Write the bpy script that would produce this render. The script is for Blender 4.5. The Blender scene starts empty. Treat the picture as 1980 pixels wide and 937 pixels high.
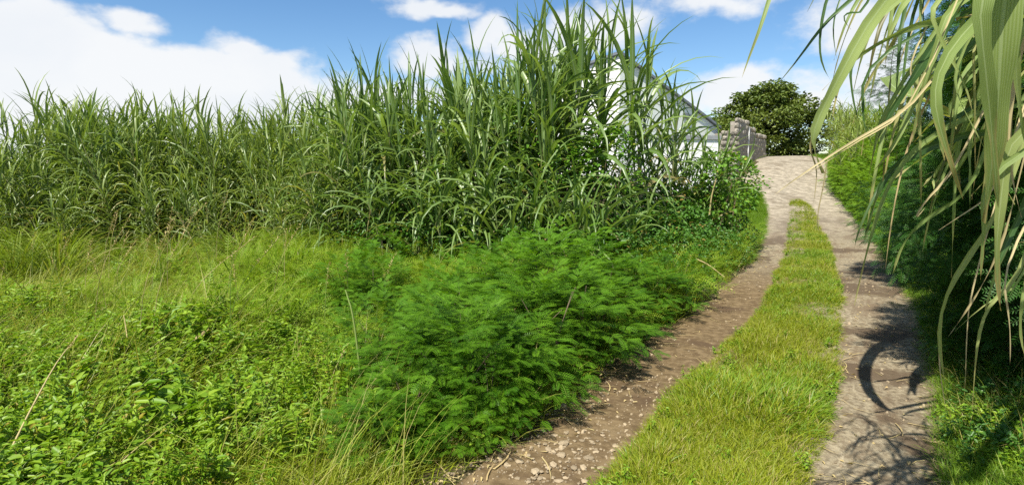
import bpy, math, random
import numpy as np
from mathutils import Vector, Matrix
R = math.radians
random.seed(7)
rng = np.random.default_rng(11)
SC = bpy.context.scene
COL = SC.collection
PI = math.pi

# ------------------------------------------------------------------ camera, sun, sky, exposure
CAM_H, FOC, HORIZON = 1.6, 1100.0, 322.0
PITCH = math.atan((468.5 - HORIZON) / FOC)
cd = bpy.data.cameras.new('camera')
cam = bpy.data.objects.new('camera', cd); COL.objects.link(cam)
cd.sensor_width = 36.0; cd.lens = 36.0 * FOC / 1980.0
cd.clip_start = 0.05; cd.clip_end = 3000
cam.location = (0, 0, CAM_H); cam.rotation_euler = (PI / 2 - PITCH, 0, 0)
SC.camera = cam

SUN_EL = 57.0
TO_SUN_H = np.array([-0.54, -0.8417])
sl = bpy.data.lights.new('sun', 'SUN'); sl.energy = 5.0; sl.angle = R(0.53); sl.color = (1.0, 0.95, 0.86)
so = bpy.data.objects.new('sun', sl); COL.objects.link(so)
ts = Vector((TO_SUN_H[0] * math.cos(R(SUN_EL)), TO_SUN_H[1] * math.cos(R(SUN_EL)), math.sin(R(SUN_EL))))
so.rotation_euler = ts.to_track_quat('Z', 'Y').to_euler(); so.location = (-20, -20, 40)
SC.view_settings.view_transform = 'Standard'; SC.view_settings.look = 'None'
SC.view_settings.exposure = 0.80; SC.view_settings.gamma = 1.0
SC.cycles.max_bounces = 6; SC.cycles.diffuse_bounces = 3; SC.cycles.transmission_bounces = 3
SC.cycles.glossy_bounces = 2; SC.cycles.use_denoising = False
SC.cycles.sample_clamp_indirect = 6.0

def ray(px, py):
    x = (px - 990.0) / FOC; y = (468.5 - py) / FOC
    c, s = math.cos(PITCH), math.sin(PITCH)
    return np.array([x, c + y * s, -s + y * c])

def at(px, py, Y):
    d = ray(px, py)
    return np.array([0, 0, CAM_H]) + d * (Y / d[1])

def sstep(a, b, x):
    t = np.clip((np.asarray(x, float) - a) / (b - a), 0, 1)
    return t * t * (3 - 2 * t)

def terrain(X, Y):
    X = np.asarray(X, float); Y = np.asarray(Y, float)
    rise = 2.1 * sstep(13, 29, Y)
    side = 0.15 + 0.85 * sstep(-5, 3, X)
    return rise * side + 0.05 * np.sin(X * 0.9 + 1) * np.sin(Y * 0.7) * sstep(60, 20, np.abs(Y)) * sstep(0.5, 4, Y)

def ground(px, py, h=0.0):
    d = ray(px, py); o = np.array([0, 0, CAM_H])
    t = 0.5; last = t
    while t < 120:
        p = o + d * t
        if p[2] < terrain(p[0], p[1]) + h: break
        last = t; t += 0.02 + t * 0.004
    return o + d * 0.5 * (last + t)

# ---- world: Nishita sky with clouds that sit in fixed directions
def make_world():
    w = bpy.data.worlds.new('World'); SC.world = w; w.use_nodes = True
    nt = w.node_tree; N = nt.nodes; L = nt.links
    N.clear()
    out = N.new('ShaderNodeOutputWorld'); bg = N.new('ShaderNodeBackground')
    bg.inputs['Strength'].default_value = 0.066
    sky = N.new('ShaderNodeTexSky'); sky.sky_type = 'NISHITA'; sky.sun_disc = False
    sky.sun_elevation = R(SUN_EL); sky.sun_rotation = math.atan2(TO_SUN_H[0], TO_SUN_H[1])
    sky.air_density = 1.0; sky.dust_density = 0.15; sky.ozone_density = 3.0; sky.altitude = 300
    hs = N.new('ShaderNodeHueSaturation'); hs.inputs['Saturation'].default_value = 1.18; hs.inputs['Value'].default_value = 1.3
    L.new(sky.outputs[0], hs.inputs['Color'])
    tc = N.new('ShaderNodeTexCoord')
    nrm = N.new('ShaderNodeVectorMath'); nrm.operation = 'NORMALIZE'
    L.new(tc.outputs['Generated'], nrm.inputs[0])
    def noise(scale, detail, rough, src, off=0.0):
        n = N.new('ShaderNodeTexNoise'); n.inputs['Scale'].default_value = scale
        n.inputs['Detail'].default_value = detail; n.inputs['Roughness'].default_value = rough
        mp = N.new('ShaderNodeMapping'); mp.inputs['Location'].default_value = (off, off * .7, off * 1.3)
        mp.inputs['Scale'].default_value = (1, 1, 1.7)
        L.new(src, mp.inputs[0]); L.new(mp.outputs[0], n.inputs['Vector']); return n
    def math_(op, a, b=None, c=None):
        m = N.new('ShaderNodeMath'); m.operation = op
        for i, v in enumerate((a, b, c)):
            if v is None: continue
            if isinstance(v, (int, float)): m.inputs[i].default_value = v
            else: L.new(v, m.inputs[i])
        return m.outputs[0]
    warp = noise(5.0, 4, .55, nrm.outputs[0], 3.1)
    sub = N.new('ShaderNodeVectorMath'); sub.operation = 'SUBTRACT'; L.new(warp.outputs['Color'], sub.inputs[0]); sub.inputs[1].default_value = (.5, .5, .5)
    sc_ = N.new('ShaderNodeVectorMath'); sc_.operation = 'SCALE'; L.new(sub.outputs[0], sc_.inputs[0]); sc_.inputs['Scale'].default_value = 0.13
    add = N.new('ShaderNodeVectorMath'); add.operation = 'ADD'; L.new(nrm.outputs[0], add.inputs[0]); L.new(sc_.outputs[0], add.inputs[1])
    pos = add.outputs[0]
    blobs = [(-60, 60, 200, 130, 1.3), (60, 140, 270, 130, 1.4), (250, 200, 300, 100, 1.4), (470, 170, 190, 95, 1.3), (30, 30, 120, 60, .7),
             (600, 215, 150, 60, 1.0), (-150, 200, 300, 150, 1.5), (250, 48, 70, 36, .60), (470, 90, 85, 36, .7),
             (835, 5, 100, 24, .75), (830, 105, 90, 50, .8), (940, 65, 65, 42, .75), (800, 185, 140, 40, .6), (1010, 95, 130, 45, .6),
             (1170, 60, 100, 50, .65), (1130, 150, 150, 50, .45), (1395, 195, 95, 50, .8), (1440, 160, 70, 30, .55), (1560, 195, 90, 70, .65),
             (1400, 5, 150, 45, .55), (1640, 40, 110, 80, .6), (1700, 150, 120, 80, .5), (1250, 235, 200, 40, .55)]
    m = None
    for (px, py, rx, ry, wgt) in blobs:
        d = ray(px, py); d = d / np.linalg.norm(d)
        s = N.new('ShaderNodeVectorMath'); s.operation = 'SUBTRACT'; L.new(pos, s.inputs[0]); s.inputs[1].default_value = tuple(d)
        k = N.new('ShaderNodeVectorMath'); k.operation = 'MULTIPLY'; L.new(s.outputs[0], k.inputs[0])
        a, b = rx / FOC * (d[1] ** 1.0), ry / FOC * d[1]
        k.inputs[1].default_value = (1 / a, 1 / a, 1 / b)
        ln = N.new('ShaderNodeVectorMath'); ln.operation = 'LENGTH'; L.new(k.outputs[0], ln.inputs[0])
        v = math_('MULTIPLY', math_('SUBTRACT', 1.0, ln.outputs['Value']), wgt)
        v = math_('MAXIMUM', v, -1.0)
        m = v if m is None else math_('SMOOTH_MAX', m, v, 0.12)
    f = noise(9.0, 9, .6, nrm.outputs[0], 9.4)
    f2 = noise(2.6, 8, .58, nrm.outputs[0], 21.0)
    # elsewhere in the sky the same broken cumulus goes on
    d0 = ray(900, 150); d0 = d0 / np.linalg.norm(d0)
    s = N.new('ShaderNodeVectorMath'); s.operation = 'SUBTRACT'; L.new(nrm.outputs[0], s.inputs[0]); s.inputs[1].default_value = tuple(d0)
    k = N.new('ShaderNodeVectorMath'); k.operation = 'MULTIPLY'; L.new(s.outputs[0], k.inputs[0]); k.inputs[1].default_value = (1.15, .8, 2.6)
    ln = N.new('ShaderNodeVectorMath'); ln.operation = 'LENGTH'; L.new(k.outputs[0], ln.inputs[0])
    mr = N.new('ShaderNodeMapRange'); mr.inputs[1].default_value = .85; mr.inputs[2].default_value = 1.15
    L.new(ln.outputs['Value'], mr.inputs[0])
    rest = math_('MULTIPLY', math_('SUBTRACT', f2.outputs['Fac'], 0.5), 4.0)
    rest = math_('SUBTRACT', math_('MULTIPLY', math_('ADD', rest, 1.0), mr.outputs[0]), 1.0)
    m = math_('MAXIMUM', m, rest)
    dens = math_('ADD', m, math_('MULTIPLY', math_('SUBTRACT', f.outputs['Fac'], .5), 1.5))
    mk = N.new('ShaderNodeMapRange'); mk.interpolation_type = 'SMOOTHSTEP'
    mk.inputs[1].default_value = -0.05; mk.inputs[2].default_value = 0.45; mk.inputs[4].default_value = .97
    L.new(dens, mk.inputs[0])
    shade = noise(4.0, 5, .5, pos, 5.5)
    ms = N.new('ShaderNodeMapRange'); ms.inputs[1].default_value = .42; ms.inputs[2].default_value = .62
    ms.inputs[3].default_value = .78; ms.inputs[4].default_value = 1.0
    L.new(shade.outputs['Fac'], ms.inputs[0])
    cc = N.new('ShaderNodeMix'); cc.data_type = 'RGBA'; cc.inputs['A'].default_value = (5.6, 6.4, 7.6, 1); cc.inputs['B'].default_value = (8.2, 8.35, 8.5, 1)
    L.new(ms.outputs[0], cc.inputs['Factor'])
    mx = N.new('ShaderNodeMix'); mx.data_type = 'RGBA'
    L.new(mk.outputs[0], mx.inputs['Factor']); L.new(hs.outputs[0], mx.inputs['A']); L.new(cc.outputs['Result'], mx.inputs['B'])
    L.new(mx.outputs['Result'], bg.inputs['Color']); L.new(bg.outputs[0], out.inputs[0])
make_world()

# ------------------------------------------------------------------ helpers
def obj(name, mesh, parent=None, loc=None, rot=None, scale=None):
    o = bpy.data.objects.new(name, mesh); COL.objects.link(o)
    if parent is not None: o.parent = parent
    if loc is not None: o.location = tuple(float(v) for v in loc)
    if rot is not None: o.rotation_euler = rot
    if scale is not None: o.scale = (scale,) * 3 if not hasattr(scale, '__len__') else scale
    return o

def tag(o, label=None, cat=None, group=None, kind=None):
    if label: o['label'] = label
    if cat: o['category'] = cat
    if group: o['group'] = group
    if kind: o['kind'] = kind
    return o

def thing(name, label, cat, loc=(0, 0, 0), rz=0.0, group=None, scale=1.0):
    o = obj(name, None, None, loc, (0, 0, rz), scale)
    o.empty_display_size = .1
    return tag(o, label, cat, group)

class MB:
    """vertices, quads and triangles with one 4-float attribute lf = (random, along, across, dryness)"""
    def __init__(s): s.V = []; s.Q = []; s.T = []; s.A = []; s.mq = []; s.mt = []; s.n = 0
    def add(s, V, Q=None, T=None, A=None, mat=0):
        V = np.asarray(V, np.float32).reshape(-1, 3); n0 = s.n
        s.V.append(V); s.n += len(V)
        s.A.append(np.asarray(A, np.float32).reshape(-1, 4) if A is not None else np.tile(np.array([[.5, .5, .5, 0]], np.float32), (len(V), 1)))
        if Q is not None and len(Q): s.Q.append(np.asarray(Q, np.int32).reshape(-1, 4) + n0); s.mq.append(np.full(len(s.Q[-1]), mat, np.int32))
        if T is not None and len(T): s.T.append(np.asarray(T, np.int32).reshape(-1, 3) + n0); s.mt.append(np.full(len(s.T[-1]), mat, np.int32))
    def mesh(s, name, mats, smooth=True):
        V = np.concatenate(s.V); A = np.concatenate(s.A)
        Q = np.concatenate(s.Q) if s.Q else np.zeros((0, 4), np.int32)
        T = np.concatenate(s.T) if s.T else np.zeros((0, 3), np.int32)
        mi = np.concatenate(([np.concatenate(s.mq)] if s.mq else []) + ([np.concatenate(s.mt)] if s.mt else []))
        me = bpy.data.meshes.new(name)
        me.vertices.add(len(V)); me.vertices.foreach_set('co', V.ravel())
        nl = Q.size + T.size
        me.loops.add(nl); me.loops.foreach_set('vertex_index', np.concatenate([Q.ravel(), T.ravel()]))
        st = np.concatenate([np.arange(len(Q)) * 4, len(Q) * 4 + np.arange(len(T)) * 3]).astype(np.int32)
        me.polygons.add(len(st)); me.polygons.foreach_set('loop_start', st)
        me.polygons.foreach_set('material_index', mi)
        me.polygons.foreach_set('use_smooth', np.full(len(st), smooth))
        for m in (mats if isinstance(mats, (list, tuple)) else [mats]): me.materials.append(m)
        at_ = me.attributes.new('lf', 'FLOAT_COLOR', 'POINT'); at_.data.foreach_set('color', A.ravel())
        me.update(); me.validate(); return me

def prof_blade(t):      # sword leaf: narrow neck, widest at a third, long taper
    return np.minimum(1, .45 + 2.2 * t) * np.clip(1 - t ** 2.6, 0, 1) ** .9
def prof_grass(t): return np.clip(1 - t ** 1.8, 0, 1)

def blades(mb, base, phi, th0, bend, L, W, S=6, p=1.3, prof=prof_blade, dry=None, fold=.25, roll=None, mat=0, across=3, rnd=None, curl=None):
    base = np.asarray(base, float).reshape(-1, 3); n = len(base)
    f = lambda v: np.broadcast_to(np.asarray(v, float), (n,)).copy()
    phi, th0, bend, L, W = f(phi), f(th0), f(bend), f(L), f(W)
    roll = f(0 if roll is None else roll); dry = f(0 if dry is None else dry); curl = f(0 if curl is None else curl)
    rnd = rng.random(n) if rnd is None else f(rnd)
    t = np.linspace(0, 1, S + 1)
    th = th0[:, None] - bend[:, None] * (t[None] ** p)
    ph = phi[:, None] + curl[:, None] * t[None]
    T = np.stack([np.cos(th) * np.cos(ph), np.cos(th) * np.sin(ph), np.sin(th)], -1)
    step = (T[:, 1:] + T[:, :-1]) * .5 * (L / S)[:, None, None]
    P = np.concatenate([base[:, None], base[:, None] + np.cumsum(step, 1)], 1)
    c = np.stack([-np.sin(ph), np.cos(ph), np.zeros_like(ph)], -1)
    Nn = np.cross(T, c)
    rr = roll[:, None, None] * (1.0 if True else 1)
    side = c * np.cos(rr) + Nn * np.sin(rr)
    up = -c * np.sin(rr) + Nn * np.cos(rr)
    w = W[:, None] * prof(t)[None]
    us = np.array([-.5, 0, .5]) if across == 3 else np.array([-.5, .5])
    V = P[:, :, None] + side[:, :, None] * (w[:, :, None, None] * us[None, None, :, None])
    if across == 3: V = V + up[:, :, None] * ((np.abs(us) * 2)[None, None, :, None] * w[:, :, None, None] * fold)
    k = len(us)
    A = np.zeros((n, S + 1, k, 4)); A[..., 0] = rnd[:, None, None]; A[..., 1] = t[None, :, None]; A[..., 2] = us[None, None] + .5; A[..., 3] = dry[:, None, None]
    i = (np.arange(n) * (S + 1) * k)[:, None, None] + (np.arange(S) * k)[None, :, None] + np.arange(k - 1)[None, None]
    Q = np.stack([i, i + 1, i + k + 1, i + k], -1).reshape(-1, 4)
    mb.add(V.reshape(-1, 3), Q, None, A.reshape(-1, 4), mat)

def pinnate(mb, base, phi, th0, bend, L, pairs=9, ll=.05, lw=.012, lift=.1, mat=0, ang=62, rach=True, rnd=None, roll=None):
    base = np.asarray(base, float).reshape(-1, 3); n = len(base)
    f = lambda v: np.broadcast_to(np.asarray(v, float), (n,)).copy()
    phi, th0, bend, L, ll, lw = f(phi), f(th0), f(bend), f(L), f(ll), f(lw)
    roll = f(0 if roll is None else roll)
    rnd = rng.random(n) if rnd is None else f(rnd)
    S = pairs; t = np.linspace(0, 1, S + 1)
    th = th0[:, None] - bend[:, None] * t[None]
    T = np.stack([np.cos(th) * np.cos(phi)[:, None], np.cos(th) * np.sin(phi)[:, None], np.sin(th)], -1)
    P = np.concatenate([base[:, None], base[:, None] + np.cumsum((T[:, 1:] + T[:, :-1]) * .5 * (L / S)[:, None, None], 1)], 1)
    c0 = np.stack([-np.sin(phi), np.cos(phi), 0 * phi], -1)[:, None] * np.ones_like(T)
    N0 = np.cross(T, c0)
    cr, sr = np.cos(roll)[:, None, None], np.sin(roll)[:, None, None]
    c = c0 * cr + N0 * sr; Nn = N0 * cr - c0 * sr
    Pp, Tp, cp, Np = P[:, 1:], T[:, 1:], c[:, 1:], Nn[:, 1:]
    tt = t[1:]
    env = (.55 + .45 * np.sin(PI * np.clip(tt * .92, 0, 1)))
    a = R(ang)
    allV, allA = [], []
    for sgn in (-1, 1):
        D = Tp * math.cos(a) + cp * (sgn * math.sin(a)) + Np * lift
        D /= np.linalg.norm(D, axis=-1, keepdims=True)
        E = Tp * math.sin(a) - cp * (sgn * math.cos(a))
        l = (ll[:, None] * env[None])[..., None]; w = (lw[:, None] * env[None])[..., None]
        V = np.stack([Pp, Pp + D * l * .5 + E * w * .5, Pp + D * l, Pp + D * l * .5 - E * w * .5], 2)
        A = np.zeros(V.shape[:3] + (4,)); A[..., 0] = rnd[:, None, None]; A[..., 1] = tt[None, :, None]; A[..., 2] = .25
        allV.append(V.reshape(-1, 3)); allA.append(A.reshape(-1, 4))
    V = np.concatenate(allV); A = np.concatenate(allA)
    mb.add(V, np.arange(len(V)).reshape(-1, 4), None, A, mat)
    if rach:
        w = .0022
        V = np.stack([P[:, 0] - c[:, 0] * w, P[:, 0] + c[:, 0] * w, P[:, S // 2] + c[:, S // 2] * w, P[:, S // 2] - c[:, S // 2] * w], 1)
        V2 = np.stack([P[:, S // 2] - c[:, 0] * w, P[:, S // 2] + c[:, 0] * w, P[:, -1] + c[:, -1] * w * .4, P[:, -1] - c[:, -1] * w * .4], 1)
        V = np.concatenate([V, V2]).reshape(-1, 3)
        A = np.tile([[.5, .5, .25, .35]], (len(V), 1))
        mb.add(V, np.arange(len(V)).reshape(-1, 4), None, A, mat)

def ovals(mb, base, phi, th, roll, L, W, fold=.2, mat=0, dry=None, rnd=None, droop=.25):
    base = np.asarray(base, float).reshape(-1, 3); n = len(base)
    f = lambda v: np.broadcast_to(np.asarray(v, float), (n,)).copy()
    phi, th, roll, L, W = f(phi), f(th), f(roll), f(L)[:, None], f(W)[:, None]
    dry = f(0 if dry is None else dry); rnd = rng.random(n) if rnd is None else f(rnd)
    T = np.stack([np.cos(th) * np.cos(phi), np.cos(th) * np.sin(phi), np.sin(th)], -1)
    c = np.stack([-np.sin(phi), np.cos(phi), 0 * phi], -1); N0 = np.cross(T, c)
    cr, sr = np.cos(roll)[:, None], np.sin(roll)[:, None]
    s = c * cr + N0 * sr; N = N0 * cr - c * sr
    tip = base + T * L - N * L * droop
    l1 = base + T * L * .28 + s * W * .5 + N * W * fold; l2 = base + T * L * .66 + s * W * .4 + N * W * fold - N * L * droop * .4
    r1 = base + T * L * .28 - s * W * .5 + N * W * fold; r2 = base + T * L * .66 - s * W * .4 + N * W * fold - N * L * droop * .4
    V = np.stack([base, l1, l2, tip, r2, r1], 1).reshape(-1, 3)
    i = (np.arange(n) * 6)[:, None]
    Q = np.concatenate([i + np.array([[0, 3, 2, 1]]), i + np.array([[0, 5, 4, 3]])])
    A = np.zeros((n, 6, 4)); A[..., 0] = rnd[:, None]; A[..., 1] = np.array([0, .3, .7, 1, .7, .3])[None]; A[..., 2] = np.array([.5, .95, .9, .5, .1, .05])[None]; A[..., 3] = dry[:, None]
    mb.add(V, Q, None, A.reshape(-1, 4), mat)

def tube(mb, pts, rad, sides=6, mat=0, a=None):
    pts = np.asarray(pts, float); n = len(pts); rad = np.broadcast_to(rad, (n,))
    T = np.gradient(pts, axis=0); T /= np.linalg.norm(T, axis=1, keepdims=True) + 1e-9
    ref = np.where(np.abs(T[:, 2:3]) > .9, np.array([[1., 0, 0]]), np.array([[0, 0, 1.]]))
    u = np.cross(T, ref); u /= np.linalg.norm(u, axis=1, keepdims=True); v = np.cross(T, u)
    th = np.arange(sides) * 2 * PI / sides
    V = pts[:, None] + rad[:, None, None] * (u[:, None] * np.cos(th)[None, :, None] + v[:, None] * np.sin(th)[None, :, None])
    k = np.arange(sides); i = (np.arange(n - 1) * sides)[:, None]
    Q = np.stack([i + k, i + (k + 1) % sides, i + sides + (k + 1) % sides, i + sides + k], -1).reshape(-1, 4)
    A = np.zeros((n, sides, 4)); A[..., 0] = random.random() if a is None else a; A[..., 1] = np.linspace(0, 1, n)[:, None]; A[..., 2] = .3
    mb.add(V.reshape(-1, 3), Q, None, A.reshape(-1, 4), mat)

def box(mb, lo, hi, mat=0, M=None):
    x0, y0, z0 = lo; x1, y1, z1 = hi
    V = np.array([[x0, y0, z0], [x1, y0, z0], [x1, y1, z0], [x0, y1, z0], [x0, y0, z1], [x1, y0, z1], [x1, y1, z1], [x0, y1, z1]], float)
    if M is not None: V = V @ np.asarray(M)[:3, :3].T + np.asarray(M)[:3, 3]
    mb.add(V, [[0, 3, 2, 1], [4, 5, 6, 7], [0, 1, 5, 4], [1, 2, 6, 5], [2, 3, 7, 6], [3, 0, 4, 7]], None, None, mat)

def catmull(P, n):
    P = np.asarray(P, float); P = np.vstack([2 * P[0] - P[1], P, 2 * P[-1] - P[-2]])
    m = len(P) - 3; out = []
    for s in np.linspace(0, m - 1e-6, n):
        i = int(s); t = s - i; a, b, c, d = P[i:i + 4]
        out.append(.5 * (2 * b + (c - a) * t + (2 * a - 5 * b + 4 * c - d) * t * t + (3 * b - a - 3 * c + d) * t ** 3))
    return np.array(out)

# ------------------------------------------------------------------ materials
def nodes(name):
    m = bpy.data.materials.new(name); m.use_nodes = True
    nt = m.node_tree; nt.nodes.clear(); return m, nt.nodes, nt.links

def leaf_mat(name, ca, cb, dryc=(.30, .22, .08), rib=(.22, .30, .12), ribw=.0, trans=.35, rough=.42, spec=.35, tipdry=0.0, stripes=0.0, tr_tint=(1.25, 1.25, .5), objvar=.25):
    m, N, L = nodes(name)
    out = N.new('ShaderNodeOutputMaterial')
    at_ = N.new('ShaderNodeAttribute'); at_.attribute_name = 'lf'
    sp = N.new('ShaderNodeSeparateColor'); L.new(at_.outputs['Color'], sp.inputs[0])
    def mth(op, a, b=None, clamp=False):
        k = N.new('ShaderNodeMath'); k.operation = op; k.use_clamp = clamp
        for i, v in enumerate((a, b)):
            if v is None: continue
            if isinstance(v, (int, float)): k.inputs[i].default_value = v
            else: L.new(v, k.inputs[i])
        return k.outputs[0]
    def mix(f, a, b):
        k = N.new('ShaderNodeMix'); k.data_type = 'RGBA'
        if isinstance(f, (int, float)): k.inputs['Factor'].default_value = f
        else: L.new(f, k.inputs['Factor'])
        for s, v in (('A', a), ('B', b)):
            if isinstance(v, tuple): k.inputs[s].default_value = v + (1,)
            else: L.new(v, k.inputs[s])
        return k.outputs['Result']
    oi = N.new('ShaderNodeObjectInfo')
    r = mth('ADD', mth('MULTIPLY', sp.outputs[0], 1 - objvar), mth('MULTIPLY', oi.outputs['Random'], objvar))
    col = mix(r, ca, cb)
    if ribw:
        d = mth('ABSOLUTE', mth('SUBTRACT', sp.outputs[2], .5))
        mr = N.new('ShaderNodeMapRange'); mr.inputs[1].default_value = ribw; mr.inputs[2].default_value = ribw * 2.2; mr.inputs[3].default_value = .8; mr.inputs[4].default_value = 0
        L.new(d, mr.inputs[0]); col = mix(mr.outputs[0], col, rib)
    if stripes:
        s = mth('SINE', mth('MULTIPLY', sp.outputs[2], 70.0))
        col = mix(mth('MULTIPLY', mth('ADD', s, 1.0), stripes * .5), col, rib)
    dv = at_.outputs['Alpha']
    if tipdry:
        geo0 = N.new('ShaderNodeNewGeometry')
        nz = N.new('ShaderNodeTexNoise'); nz.inputs['Scale'].default_value = 9.0; nz.inputs['Detail'].default_value = 4
        L.new(geo0.outputs['Position'], nz.inputs['Vector'])
        e = mth('MULTIPLY', mth('ABSOLUTE', mth('SUBTRACT', sp.outputs[2], .5)), .5)
        td = N.new('ShaderNodeMapRange'); td.inputs[1].default_value = .92; td.inputs[2].default_value = 1.18
        L.new(mth('ADD', mth('ADD', sp.outputs[1], e), mth('MULTIPLY', mth('SUBTRACT', nz.outputs[0], .5), .7)), td.inputs[0])
        dv = mth('ADD', dv, mth('MULTIPLY', td.outputs[0], tipdry), True)
    col = mix(dv, col, dryc)
    pb = N.new('ShaderNodeBsdfPrincipled'); L.new(col, pb.inputs['Base Color'])
    pb.inputs['Roughness'].default_value = rough; pb.inputs['Specular IOR Level'].default_value = spec
    tb = N.new('ShaderNodeBsdfTranslucent')
    mu = N.new('ShaderNodeMix'); mu.data_type = 'RGBA'; mu.blend_type = 'MULTIPLY'; mu.inputs['Factor'].default_value = 1
    L.new(col, mu.inputs['A']); mu.inputs['B'].default_value = tr_tint + (1,)
    L.new(mu.outputs['Result'], tb.inputs['Color'])
    ms = N.new('ShaderNodeMixShader'); ms.inputs[0].default_value = trans
    L.new(pb.outputs[0], ms.inputs[1]); L.new(tb.outputs[0], ms.inputs[2]); L.new(ms.outputs[0], out.inputs[0])
    return m

def rough_mat(name, cols, scale=6.0, detail=8, rough=.9, bump=.3, bscale=30.0, stretch=(1, 1, 1), spec=.2, use_obj=False):
    m, N, L = nodes(name)
    out = N.new('ShaderNodeOutputMaterial'); pb = N.new('ShaderNodeBsdfPrincipled')
    tc = N.new('ShaderNodeTexCoord'); mp = N.new('ShaderNodeMapping'); mp.inputs['Scale'].default_value = stretch
    L.new(tc.outputs['Object'], mp.inputs[0])
    nz = N.new('ShaderNodeTexNoise'); nz.inputs['Scale'].default_value = scale; nz.inputs['Detail'].default_value = detail; nz.inputs['Roughness'].default_value = .65
    L.new(mp.outputs[0], nz.inputs['Vector'])
    cr = N.new('ShaderNodeValToRGB'); el = cr.color_ramp.elements
    while len(el) < len(cols): el.new(.5)
    for e, (p, c) in zip(el, cols): e.position = p; e.color = c + (1,)
    L.new(nz.outputs[0], cr.inputs[0])
    src = cr.outputs[0]
    if use_obj:
        oi = N.new('ShaderNodeObjectInfo'); hv = N.new('ShaderNodeHueSaturation')
        mr = N.new('ShaderNodeMapRange'); mr.inputs[3].default_value = .7; mr.inputs[4].default_value = 1.25
        L.new(oi.outputs['Random'], mr.inputs[0]); L.new(mr.outputs[0], hv.inputs['Value']); L.new(src, hv.inputs['Color']); src = hv.outputs[0]
    L.new(src, pb.inputs['Base Color'])
    pb.inputs['Roughness'].default_value = rough; pb.inputs['Specular IOR Level'].default_value = spec
    b2 = N.new('ShaderNodeTexNoise'); b2.inputs['Scale'].default_value = bscale; b2.inputs['Detail'].default_value = 6; L.new(mp.outputs[0], b2.inputs['Vector'])
    bp = N.new('ShaderNodeBump'); bp.inputs['Strength'].default_value = bump; bp.inputs['Distance'].default_value = .02
    L.new(b2.outputs[0], bp.inputs['Height']); L.new(bp.outputs[0], pb.inputs['Normal'])
    L.new(pb.outputs[0], out.inputs[0]); return m

M = {}
M['cane'] = leaf_mat('cane_leaf', (.065, .15, .014), (.24, .33, .085), dryc=(.34, .27, .11), rib=(.22, .30, .16), ribw=.05, trans=.38, rough=.36, spec=.5)
M['cane_field'] = leaf_mat('cane_field_leaf', (.075, .15, .012), (.27, .34, .075), dryc=(.36, .33, .09), rib=(.22, .30, .16), ribw=.05, trans=.38, rough=.36, spec=.5)
M['cane_pale'] = leaf_mat('cane_pale_leaf', (.15, .22, .03), (.30, .36, .09), dryc=(.36, .27, .09), trans=.35, rough=.42, spec=.4)
M['near'] = leaf_mat('overhanging_leaf', (.13, .21, .03), (.31, .38, .11), dryc=(.46, .36, .15), rib=(.36, .44, .20), ribw=.03, trans=.38, rough=.52, spec=.28, tipdry=.95, stripes=.45, objvar=.5)
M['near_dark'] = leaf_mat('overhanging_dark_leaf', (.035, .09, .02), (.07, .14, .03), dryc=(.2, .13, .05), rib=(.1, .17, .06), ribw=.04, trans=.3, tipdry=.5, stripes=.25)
M['near_dry'] = leaf_mat('withered_leaf', (.42, .345, .17), (.58, .50, .28), dryc=(.36, .25, .11), trans=.25, rough=.6, spec=.2, stripes=.3, rib=(.36, .28, .13), tr_tint=(1.1, 1, .8))
M['stalk'] = leaf_mat('cane_stalk', (.10, .15, .04), (.22, .22, .09), trans=0.0, rough=.5)
M['tussock'] = leaf_mat('tussock_leaf', (.09, .17, .010), (.27, .34, .04), dryc=(.42, .36, .13), trans=.38, rough=.5, spec=.25)
M['grass'] = leaf_mat('lawn_grass', (.15, .22, .010), (.35, .38, .025), dryc=(.42, .33, .12), trans=.4, rough=.45, spec=.3)
M['verge'] = leaf_mat('verge_grass', (.10, .22, .014), (.22, .33, .025), dryc=(.38, .30, .1), trans=.4, rough=.45, spec=.3)
M['long'] = leaf_mat('long_grass', (.14, .23, .015), (.40, .43, .07), dryc=(.46, .37, .15), trans=.4, rough=.45, spec=.3)
M['herb'] = leaf_mat('herb_leaf', (.10, .225, .008), (.29, .41, .03), dryc=(.34, .26, .05), trans=.35, rough=.45, spec=.35)
M['feather'] = leaf_mat('feathery_leaf', (.12, .26, .008), (.30, .42, .025), trans=.4, rough=.5, spec=.25)
M['shrub'] = leaf_mat('mimosa_leaf', (.022, .102, .004), (.145, .30, .012), dryc=(.16, .2, .05), trans=.35, rough=.5, spec=.25)
M['dark_shrub'] = leaf_mat('dark_mimosa_leaf', (.02, .085, .010), (.065, .16, .02), dryc=(.1, .1, .04), trans=.28, rough=.5, spec=.25)
M['bank'] = leaf_mat('bank_leaf', (.07, .19, .008), (.26, .41, .03), dryc=(.16, .2, .05), trans=.35, rough=.5, spec=.25)
M['weed'] = leaf_mat('weed_leaf', (.03, .11, .012), (.10, .22, .03), dryc=(.3, .2, .06), trans=.32, rough=.42, spec=.4)
M['creeper'] = leaf_mat('creeper_leaf', (.06, .19, .015), (.18, .33, .04), dryc=(.35, .28, .05), trans=.35, rough=.42, spec=.35)
M['tree'] = leaf_mat('tree_leaf', (.04, .085, .012), (.19, .235, .05), dryc=(.12, .12, .05), trans=.22, rough=.45, spec=.3)
M['twig'] = leaf_mat('twig', (.10, .075, .05), (.2, .15, .1), trans=0, rough=.8, spec=.1)
M['straw'] = leaf_mat('straw', (.40, .33, .14), (.55, .45, .22), dryc=(.42, .3, .15), trans=.2, rough=.6, spec=.2)
M['gstem'] = leaf_mat('green_stem', (.12, .2, .04), (.22, .28, .07), trans=.1, rough=.5)
M['bark'] = rough_mat('bark', [(.3, (.03, .024, .018)), (.7, (.10, .08, .06))], 12, bump=.6)
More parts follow.
